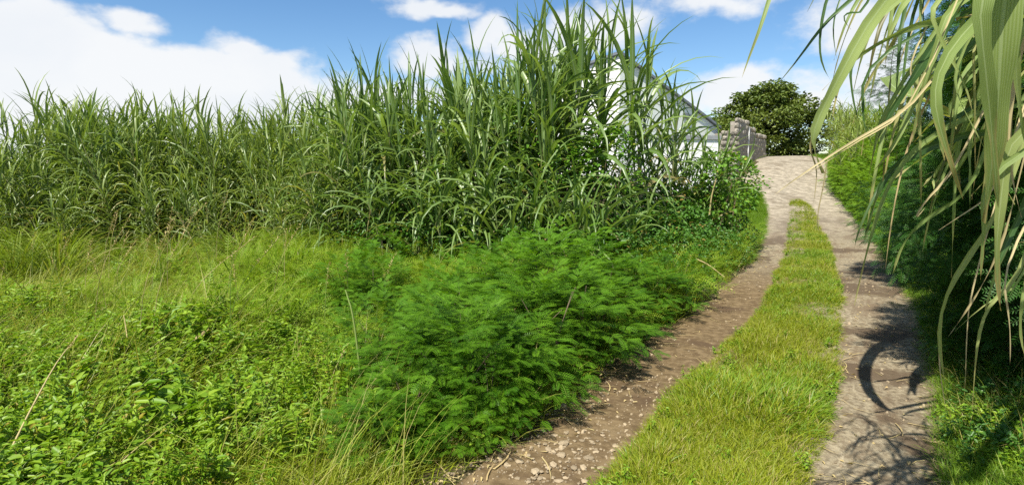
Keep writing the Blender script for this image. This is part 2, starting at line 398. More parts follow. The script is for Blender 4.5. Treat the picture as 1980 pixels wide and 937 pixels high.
M['soil'] = rough_mat('soil', [(.3, (.035, .03, .014)), (.55, (.075, .06, .03)), (.8, (.06, .075, .02))], 2.5, bump=.6, bscale=18)
M['stone'] = rough_mat('loose_stone', [(.3, (.235, .18, .11)), (.7, (.38, .305, .20))], 9, bump=.35, bscale=25, use_obj=True)
M['rubble'] = rough_mat('wall_stone', [(.3, (.20, .175, .14)), (.55, (.33, .295, .24)), (.8, (.44, .40, .34))], 7, bump=.8, bscale=16, use_obj=True)
M['mortar'] = rough_mat('mortar', [(.3, (.22, .195, .16)), (.7, (.36, .32, .27))], 6, bump=.6, bscale=20)
M['white'] = rough_mat('white_render', [(.3, (.74, .74, .72)), (.7, (.82, .82, .80))], 1.2, bump=.08, bscale=40)
M['sage'] = rough_mat('pale_green_render', [(.3, (.76, .80, .73)), (.7, (.82, .85, .79))], 1.0, bump=.08, bscale=40)
M['roof'] = rough_mat('grey_roof_sheet', [(.3, (.14, .16, .18)), (.7, (.22, .24, .26))], 2, rough=.5, bump=.05)
M['coping'] = rough_mat('grey_coping', [(.3, (.2, .21, .22)), (.7, (.3, .31, .32))], 3, bump=.2)

def track_mat():
    m, N, L = nodes('track_surface')
    out = N.new('ShaderNodeOutputMaterial'); pb = N.new('ShaderNodeBsdfPrincipled')
    geo = N.new('ShaderNodeNewGeometry')
    at_ = N.new('ShaderNodeAttribute'); at_.attribute_name = 'lf'
    sp = N.new('ShaderNodeSeparateColor'); L.new(at_.outputs['Color'], sp.inputs[0])   # r: across, g: along/30, b: concrete
    rot = N.new('ShaderNodeMapping'); rot.inputs['Rotation'].default_value = (0, 0, R(33)); L.new(geo.outputs['Position'], rot.inputs[0])
    st = N.new('ShaderNodeMapping'); st.inputs['Scale'].default_value = (1, .22, 1); L.new(rot.outputs[0], st.inputs[0])
    def nz(v, sc, d=8, r=.62):
        n = N.new('ShaderNodeTexNoise'); n.inputs['Scale'].default_value = sc; n.inputs['Detail'].default_value = d; n.inputs['Roughness'].default_value = r
        L.new(v, n.inputs['Vector']); return n.outputs[0]
    def ramp(v, a, b):
        k = N.new('ShaderNodeMapRange'); k.interpolation_type = 'SMOOTHSTEP'; k.inputs[1].default_value = a; k.inputs[2].default_value = b; L.new(v, k.inputs[0]); return k.outputs[0]
    def mix(f, a, b):
        k = N.new('ShaderNodeMix'); k.data_type = 'RGBA'; L.new(f, k.inputs['Factor'])
        for s, v in (('A', a), ('B', b)):
            if isinstance(v, tuple): k.inputs[s].default_value = v + (1,)
            else: L.new(v, k.inputs[s])
        return k.outputs['Result']
    def mul(a, b):
        k = N.new('ShaderNodeMath'); k.operation = 'MULTIPLY'; L.new(a, k.inputs[0])
        if isinstance(b, (int, float)): k.inputs[1].default_value = b
        else: L.new(b, k.inputs[1])
        return k.outputs[0]
    P = rot.outputs[0]
    dirt = mix(ramp(nz(P, 14), .35, .68), (.10, .066, .030), (.19, .136, .070))
    dirt = mix(ramp(nz(P, 1.7, 5), .52, .62), dirt, (.09, .058, .03))
    conc = mix(ramp(nz(P, 22, 9, .7), .34, .66), (.135, .105, .064), (.31, .262, .172))
    conc = mix(ramp(nz(st.outputs[0], 3.0, 9, .7), .47, .60), conc, (.155, .115, .07))
    conc = mix(ramp(nz(st.outputs[0], 9.0, 6, .7), .60, .70), conc, (.36, .305, .205))
    mud = ramp(nz(P, .75, 7, .6), .50, .56)
    conc = mix(mul(mud, .9), conc, (.092, .064, .038))
    pale = mix(ramp(nz(P, 5, 8, .7), .38, .64), (.21, .18, .13), (.37, .32, .24))
    pale = mix(mul(ramp(nz(P, .9, 6, .6), .56, .62), .6), pale, (.15, .12, .08))
    yy = ramp(sp.outputs[1], .36, .66)
    conc = mix(yy, conc, pale)
    col = mix(sp.outputs[2], dirt, conc)
    L.new(col, pb.inputs['Base Color']); pb.inputs['Roughness'].default_value = .85; pb.inputs['Specular IOR Level'].default_value = .25
    b1 = N.new('ShaderNodeBump'); b1.inputs['Strength'].default_value = .55; b1.inputs['Distance'].default_value = .02
    L.new(nz(P, 24, 9, .75), b1.inputs['Height']); 
    b2 = N.new('ShaderNodeBump'); b2.inputs['Strength'].default_value = .5; b2.inputs['Distance'].default_value = .05
    L.new(nz(P, 4, 4), b2.inputs['Height']); L.new(b1.outputs[0], b2.inputs['Normal']); L.new(b2.outputs[0], pb.inputs['Normal'])
    L.new(pb.outputs[0], out.inputs[0]); return m
M['track'] = track_mat()

# ------------------------------------------------------------------ ground and track
def edge(pts): 
    W = np.array([ground(*p) for p in pts]); o = np.argsort(W[:, 1]); W = W[o]; return W[:, 1], W[:, 0]
eL = edge([(830, 937), (985, 850), (1130, 740), (1195, 680), (1325, 600), (1400, 555), (1440, 510), (1473, 450), (1478, 400), (1468, 375), (1432, 347), (1450, 325), (1465, 312)])
eR = edge([(1870, 937), (1838, 750), (1808, 640), (1793, 600), (1742, 520), (1692, 450), (1642, 400), (1618, 370), (1607, 345), (1602, 312)])
mL = edge([(1190, 937), (1335, 740), (1480, 600), (1520, 500), (1528, 420), (1530, 385)])
mR = edge([(1550, 937), (1622, 700), (1618, 560), (1600, 470), (1575, 410), (1548, 385)])
def ext(e):
    y, x = e
    k = (x[2] - x[0]) / (y[2] - y[0])
    y = np.concatenate([[y[0] - 6], y, [y[-1] + 8]]); x = np.concatenate([[x[0] - 6 * k], x, [x[-1] + 2.2]])
    return lambda Y: np.interp(Y, y, x)
XL, XR, XML, XMR = ext(eL), ext(eR), ext(mL), ext(mR)

def track_z(X, Y):
    s = (X - XL(Y)) / (XR(Y) - XL(Y))
    z = terrain(X, Y)
    m0, m1 = XML(Y), XMR(Y)
    onm = sstep(-.08, .10, X - m0) * sstep(-.08, .10, m1 - X) * (Y < 18)
    return z + .035 * onm

gx = np.concatenate([[-500, -200, -90, -45, -28], np.arange(-20, 20.1, .5), [28, 45, 90, 200, 500]])
gy = np.concatenate([[-300, -100, -40, -18], np.arange(-10, 36.1, .5), [45, 60, 100, 200, 450, 900]])
GX, GY = np.meshgrid(gx, gy)
Z = terrain(GX, GY) - .03
ny, nx = GX.shape
i = (np.arange(ny - 1) * nx)[:, None] + np.arange(nx - 1)[None]
mb = MB(); mb.add(np.stack([GX, GY, Z], -1), np.stack([i, i + 1, i + nx + 1, i + nx], -1))
tag(obj('ground', mb.mesh('ground', M['soil'])), kind='structure')

ys = np.concatenate([np.arange(-2.5, 12, .12), np.arange(12, 36, .3)]); ss = np.linspace(0, 1, 41)
YY = np.repeat(ys[:, None], len(ss), 1); XX = XL(ys)[:, None] + (XR(ys) - XL(ys))[:, None] * ss[None]
ragged = (np.sin(YY * 3.1) * .06 + np.sin(YY * 7.3 + 1) * .04)
XX = XX + ragged * (np.abs(ss - .5) * 2)[None] ** 4
Z = track_z(XX, YY) + rng.normal(0, .004, XX.shape)
Z[:, 0] -= .05; Z[:, -1] -= .05
mid = (XML(ys) + XMR(ys))[:, None] * .5
conc = np.clip(sstep(-.1, .25, XX - mid) + sstep(7, 10, YY), 0, 1)
A = np.stack([np.repeat(ss[None], len(ys), 0), YY / 30, conc, np.ones_like(YY)], -1)
ny, nx = XX.shape; i = (np.arange(ny - 1) * nx)[:, None] + np.arange(nx - 1)[None]
mb = MB(); mb.add(np.stack([XX, YY, Z], -1), np.stack([i, i + 1, i + nx + 1, i + nx], -1), None, A)
tag(obj('track', mb.mesh('track', M['track'])), kind='structure')

# ------------------------------------------------------------------ scattered stuff (grass and ground cover)
def source(name, meshes):
    c = bpy.data.collections.new(name)
    for k, me in enumerate(meshes): c.objects.link(bpy.data.objects.new('%s_%03d' % (name, k), me))
    return c

def scatter(name, label, cat, coll, P, rot, scl, idx):
    me = bpy.data.meshes.new(name); n = len(P)
    me.vertices.add(n); me.vertices.foreach_set('co', np.asarray(P, np.float32).ravel())
    a = me.attributes.new('rot', 'FLOAT_VECTOR', 'POINT'); a.data.foreach_set('vector', np.asarray(rot, np.float32).ravel())
    a = me.attributes.new('scl', 'FLOAT', 'POINT'); a.data.foreach_set('value', np.asarray(scl, np.float32))
    a = me.attributes.new('idx', 'INT', 'POINT'); a.data.foreach_set('value', np.asarray(idx, np.int32))
    o = obj(name, me); tag(o, label, cat, kind='stuff')
    ng = bpy.data.node_groups.new(name, 'GeometryNodeTree')
    ng.interface.new_socket('Geometry', in_out='INPUT', socket_type='NodeSocketGeometry')
    ng.interface.new_socket('Geometry', in_out='OUTPUT', socket_type='NodeSocketGeometry')
    N, L = ng.nodes, ng.links
    gi = N.new('NodeGroupInput'); go = N.new('NodeGroupOutput')
    ip = N.new('GeometryNodeInstanceOnPoints'); ci = N.new('GeometryNodeCollectionInfo')
    ci.inputs['Collection'].default_value = coll; ci.inputs['Separate Children'].default_value = True; ci.inputs['Reset Children'].default_value = True
    def attr(nm, ty):
        k = N.new('GeometryNodeInputNamedAttribute'); k.data_type = ty; k.inputs['Name'].default_value = nm; return k.outputs['Attribute']
    er = N.new('FunctionNodeEulerToRotation')
    L.new(attr('rot', 'FLOAT_VECTOR'), er.inputs[0])
    L.new(gi.outputs[0], ip.inputs['Points']); L.new(ci.outputs[0], ip.inputs['Instance']); ip.inputs['Pick Instance'].default_value = True
    L.new(attr('idx', 'INT'), ip.inputs['Instance Index']); L.new(er.outputs[0], ip.inputs['Rotation']); L.new(attr('scl', 'FLOAT'), ip.inputs['Scale'])
    L.new(ip.outputs[0], go.inputs[0])
    md = o.modifiers.new('scatter', 'NODES'); md.node_group = ng
    return o

def tuft(n, rad, L, W, mat, lean=(50, 88), bend=(20, 80), S=3, dryp=.06, seed=0, wind=0.0):
    mb = MB(); r = np.random.default_rng(seed)
    a = r.random(n) * 2 * PI; d = rad * np.sqrt(r.random(n))
    base = np.stack([d * np.cos(a), d * np.sin(a), np.full(n, -.02)], -1)
    phi = np.where(r.random(n) < wind, r.normal(.5, .5, n), a + r.normal(0, .9, n))
    blades(mb, base, phi, R(r.uniform(*lean, n)) if False else np.radians(r.uniform(*lean, n)), np.radians(r.uniform(*bend, n)), L * r.uniform(.45, 1.15, n), W * r.uniform(.6, 1.2, n),
           S=S, prof=prof_grass, across=2, dry=(r.random(n) < dryp) * r.uniform(.5, 1, n), roll=r.normal(0, .5, n), rnd=r.random(n))
    return mb.mesh('tuft', mat)

def herb_tuft(seed, mat, n_st=7, h=.28, ll=.045, lw=.026, rad=.14, nl=9):
    mb = MB(); r = np.random.default_rng(seed)
    for k in range(n_st):
        a = r.random() * 2 * PI; d = rad * math.sqrt(r.random()); b = np.array([d * math.cos(a), d * math.sin(a), 0])
        hh = h * r.uniform(.6, 1.15); ln = r.normal(0, .25, 2)
        t = np.linspace(.25, 1, nl)
        P = b[None] + np.stack([ln[0] * hh * t ** 1.5, ln[1] * hh * t ** 1.5, hh * t], -1)
        tube(mb, np.vstack([b, P[nl // 2], P[-1]]), .002, 3)
        ph = np.arange(nl) * 2.4 + r.random() * 6
        ovals(mb, np.repeat(P, 2, 0), np.stack([ph, ph + PI], 1).ravel() + r.normal(0, .3, nl * 2), r.uniform(-.2, .7, nl * 2), r.normal(0, .3, nl * 2),
              ll * r.uniform(.6, 1.25, nl * 2), lw * r.uniform(.7, 1.2, nl * 2), rnd=r.random(nl * 2), dry=(r.random(nl * 2) < .04) * .8)
    return mb.mesh('herb', mat)

def feather_tuft(seed, mat, n=16, L=.28, rad=.15, h=.4, pairs=10, ll=.035, lw=.006):
    mb = MB(); r = np.random.default_rng(seed)
    a = r.random(n) * 2 * PI; d = rad * np.sqrt(r.random(n)); z = h * r.uniform(.15, 1, n)
    pinnate(mb, np.stack([d * np.cos(a), d * np.sin(a), z], -1), a + r.normal(0, .8, n), r.uniform(.1, 1.1, n), r.uniform(.3, 1.2, n), L * r.uniform(.6, 1.1, n), pairs, ll, lw, rnd=r.random(n), roll=r.normal(0, .4, n))
    for k in range(5):
        aa = r.random() * 6.28; tube(mb, [[0, 0, 0], [rad * .6 * math.cos(aa), rad * .6 * math.sin(aa), h * .6], [rad * math.cos(aa), rad * math.sin(aa), h]], .003, 3)
    return mb.mesh('feather', mat)

def rotv(n, r, tilt=.15, wind=False): return np.stack([r.normal(0, tilt, n), r.normal(0, tilt, n), r.normal(0, .5, n)], -1) if wind else np.stack([r.normal(0, tilt, n), r.normal(0, tilt, n), r.random(n) * 2 * PI], -1)

def vnoise(X, Y, s, seed=0):
    v = 0
    for k in range(4):
        a = seed * 1.7 + k * 2.1
        v = v + np.sin((X * math.cos(a) + Y * math.sin(a)) * s * (1 + .37 * k) + seed * 3 + k) 
    return v / 4

def place(n, f, r):        # rejection sampling: f(X, Y) -> keep probability
    X = r.uniform(-15, 16, n); Y = 1.4 + 22 * r.random(n) ** 1.6
    k = r.random(n) < f(X, Y); return X[k], Y[k]

r = np.random.default_rng(5)
# lawn between the ruts
lawn = source('lawn_tuft', [tuft(34, .075, .115, .0055, M['grass'], (25, 80), (10, 80), seed=s, dryp=.07) for s in range(4)] +
              [tuft(20, .08, .13, .009, M['verge'], (20, 70), (10, 70), seed=s + 40, dryp=.04) for s in range(2)])
n = 34000; Y = 1.8 + 16.6 * r.random(n) ** 1.9; u = r.random(n)
X = XML(Y) - .06 + (XMR(Y) - XML(Y) + .10) * u
k = r.random(n) < np.clip(np.minimum(u, 1 - u) * 8 + .16 + .3 * vnoise(X, Y, 5.0, 31), 0, 1) * (.95 - .65 * sstep(7, 13, Y)) * np.clip(.85 + .7 * vnoise(X, Y, 2.9, 3), .3, 1)
X, Y, u = X[k], Y[k], u[k]
sc_ = r.uniform(.55, 1.1, len(X)) * (.85 + .5 * vnoise(X, Y, 3.1, 33)) * (.62 + .45 * np.clip(np.minimum(u, 1 - u) * 5, 0, 1)) * np.where(Y < 4.5, 1.25, 1)
idx = np.where(vnoise(X, Y, 1.6, 9) + r.normal(0, .35, len(X)) > .55, r.integers(4, 6, len(X)), r.integers(0, 4, len(X)))
scatter('median_grass', 'strip of short yellow green grass between the two wheel ruts', 'grass', lawn, np.stack([X, Y, track_z(X, Y) - .005], -1), rotv(len(X), r, .12), sc_, idx)

mw = source('median_weed', [herb_tuft(s + 70, M['herb'], 5, .10, .026, .013, .07, 6) for s in range(2)] + [tuft(16, .07, .12, .004, M['straw'], (8, 60), (5, 60), seed=s + 90) for s in range(3)])
n = 1500; Y = 2.0 + 16 * r.random(n) ** 1.7; u = r.random(n); X = XML(Y) - .04 + (XMR(Y) - XML(Y) + .08) * u
k = vnoise(X, Y, 2.4, 41) + r.normal(0, .3, n) > .05; X, Y = X[k], Y[k]
scatter('median_weeds', 'small weeds and dead straw tufts mixed into the grass strip', 'weeds', mw, np.stack([X, Y, track_z(X, Y) - .005], -1), rotv(len(X), r, .15), r.uniform(.45, .9, len(X)), r.integers(0, 5, len(X)))

# verges on both sides of the track
vg = source('verge_tuft', [tuft(30, .10, .22, .006, M['verge'], (35, 85), (15, 90), seed=s + 10, dryp=.05) for s in range(4)])
n = 80000; Y = 1.2 + 28 * r.random(n) ** 1.5; w = r.gamma(1.6, .45, n)
X = XR(Y) + w - .12; k = (w < 3.5) & (r.random(n) < .55); X, Y, w = X[k], Y[k], w[k]
scatter('bank_grass', 'tall green grass on the bank beyond the concrete rut', 'grass', vg, np.stack([X, Y, terrain(X, Y) - .03], -1), rotv(len(X), r), r.uniform(.6, 1.2, len(X)) * (.55 + .5 * np.clip(w * 1.2, 0, 1)), r.integers(0, 4, len(X)))
bw = source('bank_weed', [herb_tuft(s + 80, M['weed' if s else 'herb'], 6, .30, .045, .022) for s in range(3)] + [tuft(26, .13, .45, .006, M['long'], (30, 80), (25, 110), S=4, seed=s + 95, dryp=.15) for s in range(3)])
n = 9000; Y = 1.5 + 12 * r.random(n) ** 1.4; w = r.gamma(2.0, .4, n); X = XR(Y) + w - .05
k = (w < 3) & (r.random(n) < np.clip(.5 + 1.2 * vnoise(X, Y, 2.0, 51), .1, 1)); X, Y, w = X[k], Y[k], w[k]
scatter('bank_weeds', 'rough weeds and long grass mixed into the bank beyond the concrete rut', 'weeds', bw, np.stack([X, Y, terrain(X, Y) - .03], -1), rotv(len(X), r, .25), r.uniform(.5, 1.1, len(X)) * (.6 + .5 * np.clip(w, 0, 1)), r.integers(0, 6, len(X)))
n = 16000; Y = 9.3 + 11 * r.random(n); w = r.gamma(1.5, .45, n)
X = XL(Y) - w + .1; k = (w < 2.6); X, Y, w = X[k], Y[k], w[k]
scatter('roadside_grass', 'bright green grass verge below the creeper beside the track bend', 'grass', vg, np.stack([X, Y, terrain(X, Y) - .03], -1), rotv(len(X), r), r.uniform(.6, 1.2, len(X)) * (.5 + .7 * np.clip(w * 1.2, 0, 1)), r.integers(0, 4, len(X)))

# the meadow on the field side
field = lambda X, Y: (X < XL(Y) - .05) & (Y < 13)
lg = source('long_tuft', [tuft(30, .14, .62, .0055, M['long'], (30, 80), (15, 90), S=4, seed=s + 20, dryp=.08, wind=.7) for s in range(5)])
hb = source('herb_tuft', [herb_tuft(s, M['herb'], n_, h_, l_, w_) for s, (n_, h_, l_, w_) in enumerate([(7, .26, .036, .018), (4, .24, .062, .036), (8, .22, .028, .02), (6, .32, .06, .013), (7, .27, .042, .022)])])
ft = source('feather_tuft', [feather_tuft(s, M['feather']) for s in range(4)])
sg = source('mixed_tuft', [tuft(26, .12, .27, .0062, M['grass'], (15, 80), (10, 90), S=3, seed=s + 60, dryp=.12, wind=.4) for s in range(5)])
zherb = lambda X, Y: np.clip(sstep(-.9, -1.7, X + vnoise(X, Y, 1.3, 2) * .5) * sstep(6.6, 5.2, Y + vnoise(X, Y, .9, 4)) * (.55 + .6 * vnoise(X, Y, 2.0, 5)) + .12, 0, 1)
zlong = lambda X, Y: np.clip(sstep(-2.2, -3.6, X + vnoise(X, Y, 1.1, 6) * .8) * sstep(3.2, 4.6, Y) + .16 + .25 * sstep(.2, .7, vnoise(X, Y, 1.7, 7)), 0, 1)
zfeat = lambda X, Y: np.clip(sstep(4.8, 6.2, Y + vnoise(X, Y, .8, 8) * .7) * sstep(-5.6, -3.0, X) * (.6 + .6 * vnoise(X, Y, 2.3, 15)), 0, 1)
zsg = lambda X, Y: np.clip(sstep(-2.2, -1.2, X + vnoise(X, Y, 1.4, 12) * .4) * sstep(6.4, 5.2, Y) + .30, 0, 1)
hvar = lambda X, Y: .85 + .45 * vnoise(X, Y, 1.9, 21)
def meadow(name, label, cat, src, cnt, zone, n, smin, smax, tilt=.2, h=lambda X, Y: 1.0):
    X, Y = place(n, lambda X, Y: field(X, Y) * zone(X, Y), r)
    scatter(name, label, cat, src, np.stack([X, Y, terrain(X, Y) - .03], -1), rotv(len(X), r, tilt, tilt > .22), r.uniform(smin, smax, len(X)) * h(X, Y), r.integers(0, cnt, len(X)))
    return len(X)
cnts = [meadow('herb_cover', 'leafy green ground cover in the near corner of the meadow', 'ground cover', hb, 5, zherb, 60000, .7, 1.4, .2, hvar),
        meadow('long_grass', 'long yellowing grass in front of the cane field', 'grass', lg, 5, zlong, 42000, .6, 1.3, .25, hvar),
        meadow('feathery_undergrowth', 'yellow green feathery plants between meadow and cane', 'undergrowth', ft, 4, zfeat, 46000, .6, 1.35, .2, hvar),
        meadow('meadow_grass', 'yellow green tangled grass beside the mimosa bushes', 'grass', sg, 5, zsg, 70000, .7, 1.35, .3, hvar)]
print('meadow', cnts)

# ------------------------------------------------------------------ mimosa shrubs
def shrub_meshes(seed, mat, nbr=150, pin=5, rx=.5, h=.95, L=.105, ll=.034, lw=.0095, pairs=8, low=.12):
    r = np.random.default_rng(seed)
    a = r.random(nbr) * 2 * PI; q = r.random(nbr) ** .6; zz = low + (1 - low) * r.random(nbr)
    env = np.sqrt(np.clip(1 - ((zz - .38) / .68) ** 2, .05, 1))
    lump = 1 + .22 * np.sin(a * 3 + seed) * np.sin(zz * 7 + seed)
    rad = rx * env * (.45 + .55 * q) * lump
    P = np.stack([rad * np.cos(a), rad * np.sin(a), h * zz * (1 + .12 * np.sin(a * 2 + seed * 2))], -1)
    out = a + r.normal(0, .5, nbr); el = np.clip((zz - .35) * 1.5, -.5, 1.2) + r.normal(0, .25, nbr)
    mb = MB(); pl = .13
    offs = np.linspace(-1, 1, pin)
    T = np.stack([np.cos(el) * np.cos(out), np.cos(el) * np.sin(out), np.sin(el)], -1)
    B = (P[:, None] + T[:, None] * (pl * (1 - np.abs(offs))[None, :, None] * .9)).reshape(-1, 3)
    ph = (out[:, None] + offs[None] * 1.15).ravel() + r.normal(0, .12, nbr * pin)
    th = np.repeat(el, pin) * .6 + r.normal(0, .15, nbr * pin)
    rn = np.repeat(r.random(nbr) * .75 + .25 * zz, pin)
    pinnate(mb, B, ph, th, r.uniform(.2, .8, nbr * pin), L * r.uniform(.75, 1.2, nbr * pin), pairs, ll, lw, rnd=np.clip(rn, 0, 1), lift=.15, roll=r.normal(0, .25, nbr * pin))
    leaves = mb.mesh('shrub_leaves', mat)
    stems = []
    for k in range(7):
        j = r.integers(0, nbr); e = P[j] * np.array([.8, .8, .85]); ms = MB()
        tube(ms, catmull([[r.normal(0, .03), r.normal(0, .03), -.04], e * np.array([.35, .35, .55]), e], 6), np.linspace(.007, .003, 6), 5)
        stems.append(ms.mesh('shrub_stem', M['twig']))
    return leaves, stems

def put_shrub(var, name, label, cat, loc, rz, scl, group):
    t = thing(name, label, cat, loc, rz, group, scl)
    o = obj('foliage', var[0], t); o['kind'] = 'stuff'
    for s in var[1]: obj('stem', s, t)
    return t

SH = [shrub_meshes(s, M['shrub'], low=.22, nbr=135) for s in range(5)]
spots = []
ed = lambda Y, d: np.array([XL(Y - .12) - d + .06, Y - .12])
for (Y, d, s) in [(3.45, .30, .62), (3.75, .42, .92), (4.05, .85, .95), (4.25, .34, .98), (4.5, 1.15, .95), (4.6, .72, 1.08), (4.85, .36, 1.0), (5.0, 1.45, .9), (5.15, .95, 1.1),
                  (5.4, .5, 1.05), (5.65, 1.2, 1.05), (5.95, .72, 1.05), (6.2, .34, .85), (6.35, 1.3, 1.05), (6.7, .85, .95), (7.0, .42, .75), (3.2, .35, .55), (3.55, .55, .85), (3.1, .65, .5), (3.95, 1.25, .72), (4.4, 1.75, .72), (5.3, 1.9, .85), (6.0, 1.9, .95), (3.35, .72, .6)]:
    spots.append((ed(Y, d), s))
rsp = np.random.default_rng(44)
for _ in range(16):
    Y_ = rsp.uniform(5.4, 8.0); X_ = rsp.uniform(-2.0, .4) - .2
    if X_ < XL(Y_) - .9: spots.append((np.array([X_, Y_]), rsp.uniform(.5, .85)))
nf = -1; Y_far = lambda p: p[1] > 5.9
spots.sort(key=lambda q: q[0][1])
for k, (p, s) in enumerate(spots):
    front = p[0] > XL(p[1]) - .5
    if front:
        nf += 1
        lab, grp = ['deep green mimosa bush overhanging the rut nearest the stony patch', 'mimosa bush second from the stony patch along the rut', 'mimosa bush third from the stony patch along the rut', 'mimosa bush fourth from the stony patch, where the shade on the rut is widest',
               'mimosa bush fifth from the stony patch along the rut edge', 'mimosa bush sixth from the stony patch along the rut edge', 'small mimosa bush farthest up the rut edge, beside the dark hollow', 'low mimosa sprig at the rut edge'][min(nf, 7)], 'mimosa bushes beside the rut'
    elif Y_far(p): lab, grp = 'bright feathery mimosa bush at the back, below the arching young cane', 'mimosa bushes below the young cane'
    elif p[0] < XL(p[1]) - 1.35: lab, grp = 'feathery mimosa bush on the meadow side of the mimosa thicket', 'mimosa bushes on the meadow side'
    else: lab, grp = 'feathery mimosa bush in the middle of the mimosa thicket beside the rut', 'mimosa bushes in the middle of the thicket'
    put_shrub(SH[k % 5], 'mimosa_shrub', lab,
              'bush', (p[0], p[1], terrain(*p) - .02), k * 2.3, (s * 1.02, s * 1.02, s * (.74 + .17 * math.sin(k * 5))), grp)

# ------------------------------------------------------------------ weeds and creepers below the cane
def weed_meshes(seed, mat, n=520, rx=.55, h=.9, ll=.075, lw=.04, dryp=.04):
    r = np.random.default_rng(seed); mb = MB()
    a = r.random(n) * 2 * PI; zz = r.random(n); q = r.random(n) ** .5
    lump = 1 + .3 * np.sin(a * 3 + seed) * np.sin(zz * 8 + seed * 2)
    rad = rx * np.sqrt(np.clip(1 - (zz - .35) ** 2 / .48, .06, 1)) * (.4 + .6 * q) * lump
    P = np.stack([rad * np.cos(a), rad * np.sin(a), h * zz], -1)
    ovals(mb, P, a + r.normal(0, .8, n), r.normal(.15, .45, n), r.normal(0, .4, n), ll * r.uniform(.5, 1.3, n), lw * r.uniform(.6, 1.2, n), dry=(r.random(n) < dryp) * r.uniform(.4, 1, n), rnd=np.clip(r.random(n) * .7 + .3 * zz, 0, 1))
    lv = mb.mesh('weed_leaves', mat); st = []
    for k in range(5):
        j = r.integers(0, n); e = P[j] * .85; ms = MB()
        tube(ms, catmull([[0, 0, -.03], e * np.array([.3, .3, .5]), e], 5), np.linspace(.006, .003, 5), 4); st.append(ms.mesh('weed_stem', M['gstem']))
    return lv, st
WD = [weed_meshes(s, M['weed']) for s in range(4)]
CR = [weed_meshes(s + 20, M['creeper'], 620, .6, 1.1, .085, .07, .05) for s in range(3)]
# (px, py of the base, size) along the foot of the cane stand
for k, (px, Y, s) in enumerate([(560, 10.2, .8), (620, 9.6, .95), (680, 9.3, 1.0), (720, 8.7, .95), (770, 9.0, 1.1), (820, 8.4, .95), (870, 8.9, 1.1), (910, 8.2, 1.0), (960, 8.6, 1.15), (1000, 8.0, .95),
                                (1050, 8.5, 1.1), (1090, 7.9, 1.0), (1130, 8.5, 1.15), (1170, 7.8, .95), (1205, 8.6, 1.1), (1240, 7.9, .85), (1270, 8.8, 1.1), (1310, 8.2, .8), (1330, 9.4, 1.1), (1360, 9.0, .8), (1385, 10.2, .95), (1400, 9.3, .65), (1425, 11.0, .8), (1300, 9.9, 1.2), (1240, 9.7, 1.3), (1360, 11.4, 1.3), (1290, 7.4, .55), (1340, 7.9, .6), (1380, 8.4, .6), (1415, 9.0, .6), (1435, 9.8, .6), (1340, 8.6, .8), (1310, 7.2, .5), (1235, 10.6, 1.6), (1280, 10.9, 1.45), (1325, 11.2, 1.45), (1365, 11.8, 1.4), (1195, 10.0, 1.5), (1150, 9.6, 1.6)]):
    X = (px - 990) / FOC * Y
    put_shrub(WD[k % 4], 'weed_bush', 'dark leafy weed bush in the shade under the tall cane stand' if px > 990 else 'mid green leafy weed bush at the foot of the cane between field and mimosa', 'bush',
              (X, Y, terrain(X, Y) - .02), k * 1.7, s, 'weed bushes under the tall cane' if px > 990 else 'weed bushes at the foot of the cane')
cre = [((1398, 352), 10.6, 1.0, 'light green creeper heap at the end of the cane stand beside the track'),
       ((1425, 350), 10.9, .8, 'bright lime creeper spilling over the bend of the track beside the grass verge'),
       ((1170, 310), 8.9, .9, 'light green creeper climbing the cane in front of the white building'),
       ((1010, 270), 9.1, .95, 'pale feathery creeper draped over the middle of the cane stand'),
       ((1090, 330), 8.6, .7, 'small yellow green creeper hanging below the tallest cane'),
       ((1350, 350), 10.9, .75, 'creeper with dry stems beneath the leaning cane by the white wall'),
       ((1290, 470), 8.4, .4, 'low pale broad leaved creeper in the dark hollow under the cane')]
for k, ((px, py), Y, s, lab) in enumerate(cre):
    p = at(px, py, Y); g = terrain(p[0], p[1])
    t = thing('creeper', lab, 'creeper', (p[0], p[1], g), k * 2.0, 'creepers on the cane stand')
    o = obj('foliage', CR[k % 3][0], t, (0, 0, p[2] - g - .55 * s), None, s); o['kind'] = 'stuff'
    for j in range(5):
        ms = MB(); a = j * 1.3 + k; tube(ms, catmull([[.3 * math.cos(a), .3 * math.sin(a), -.03], [.2 * math.cos(a + .5), .2 * math.sin(a + .5), (p[2] - g) * .5], [.3 * s * math.cos(a + 1), .3 * s * math.sin(a + 1), p[2] - g]], 8), .008, 4)
        obj('vine', ms.mesh('vine', M['twig']), t)

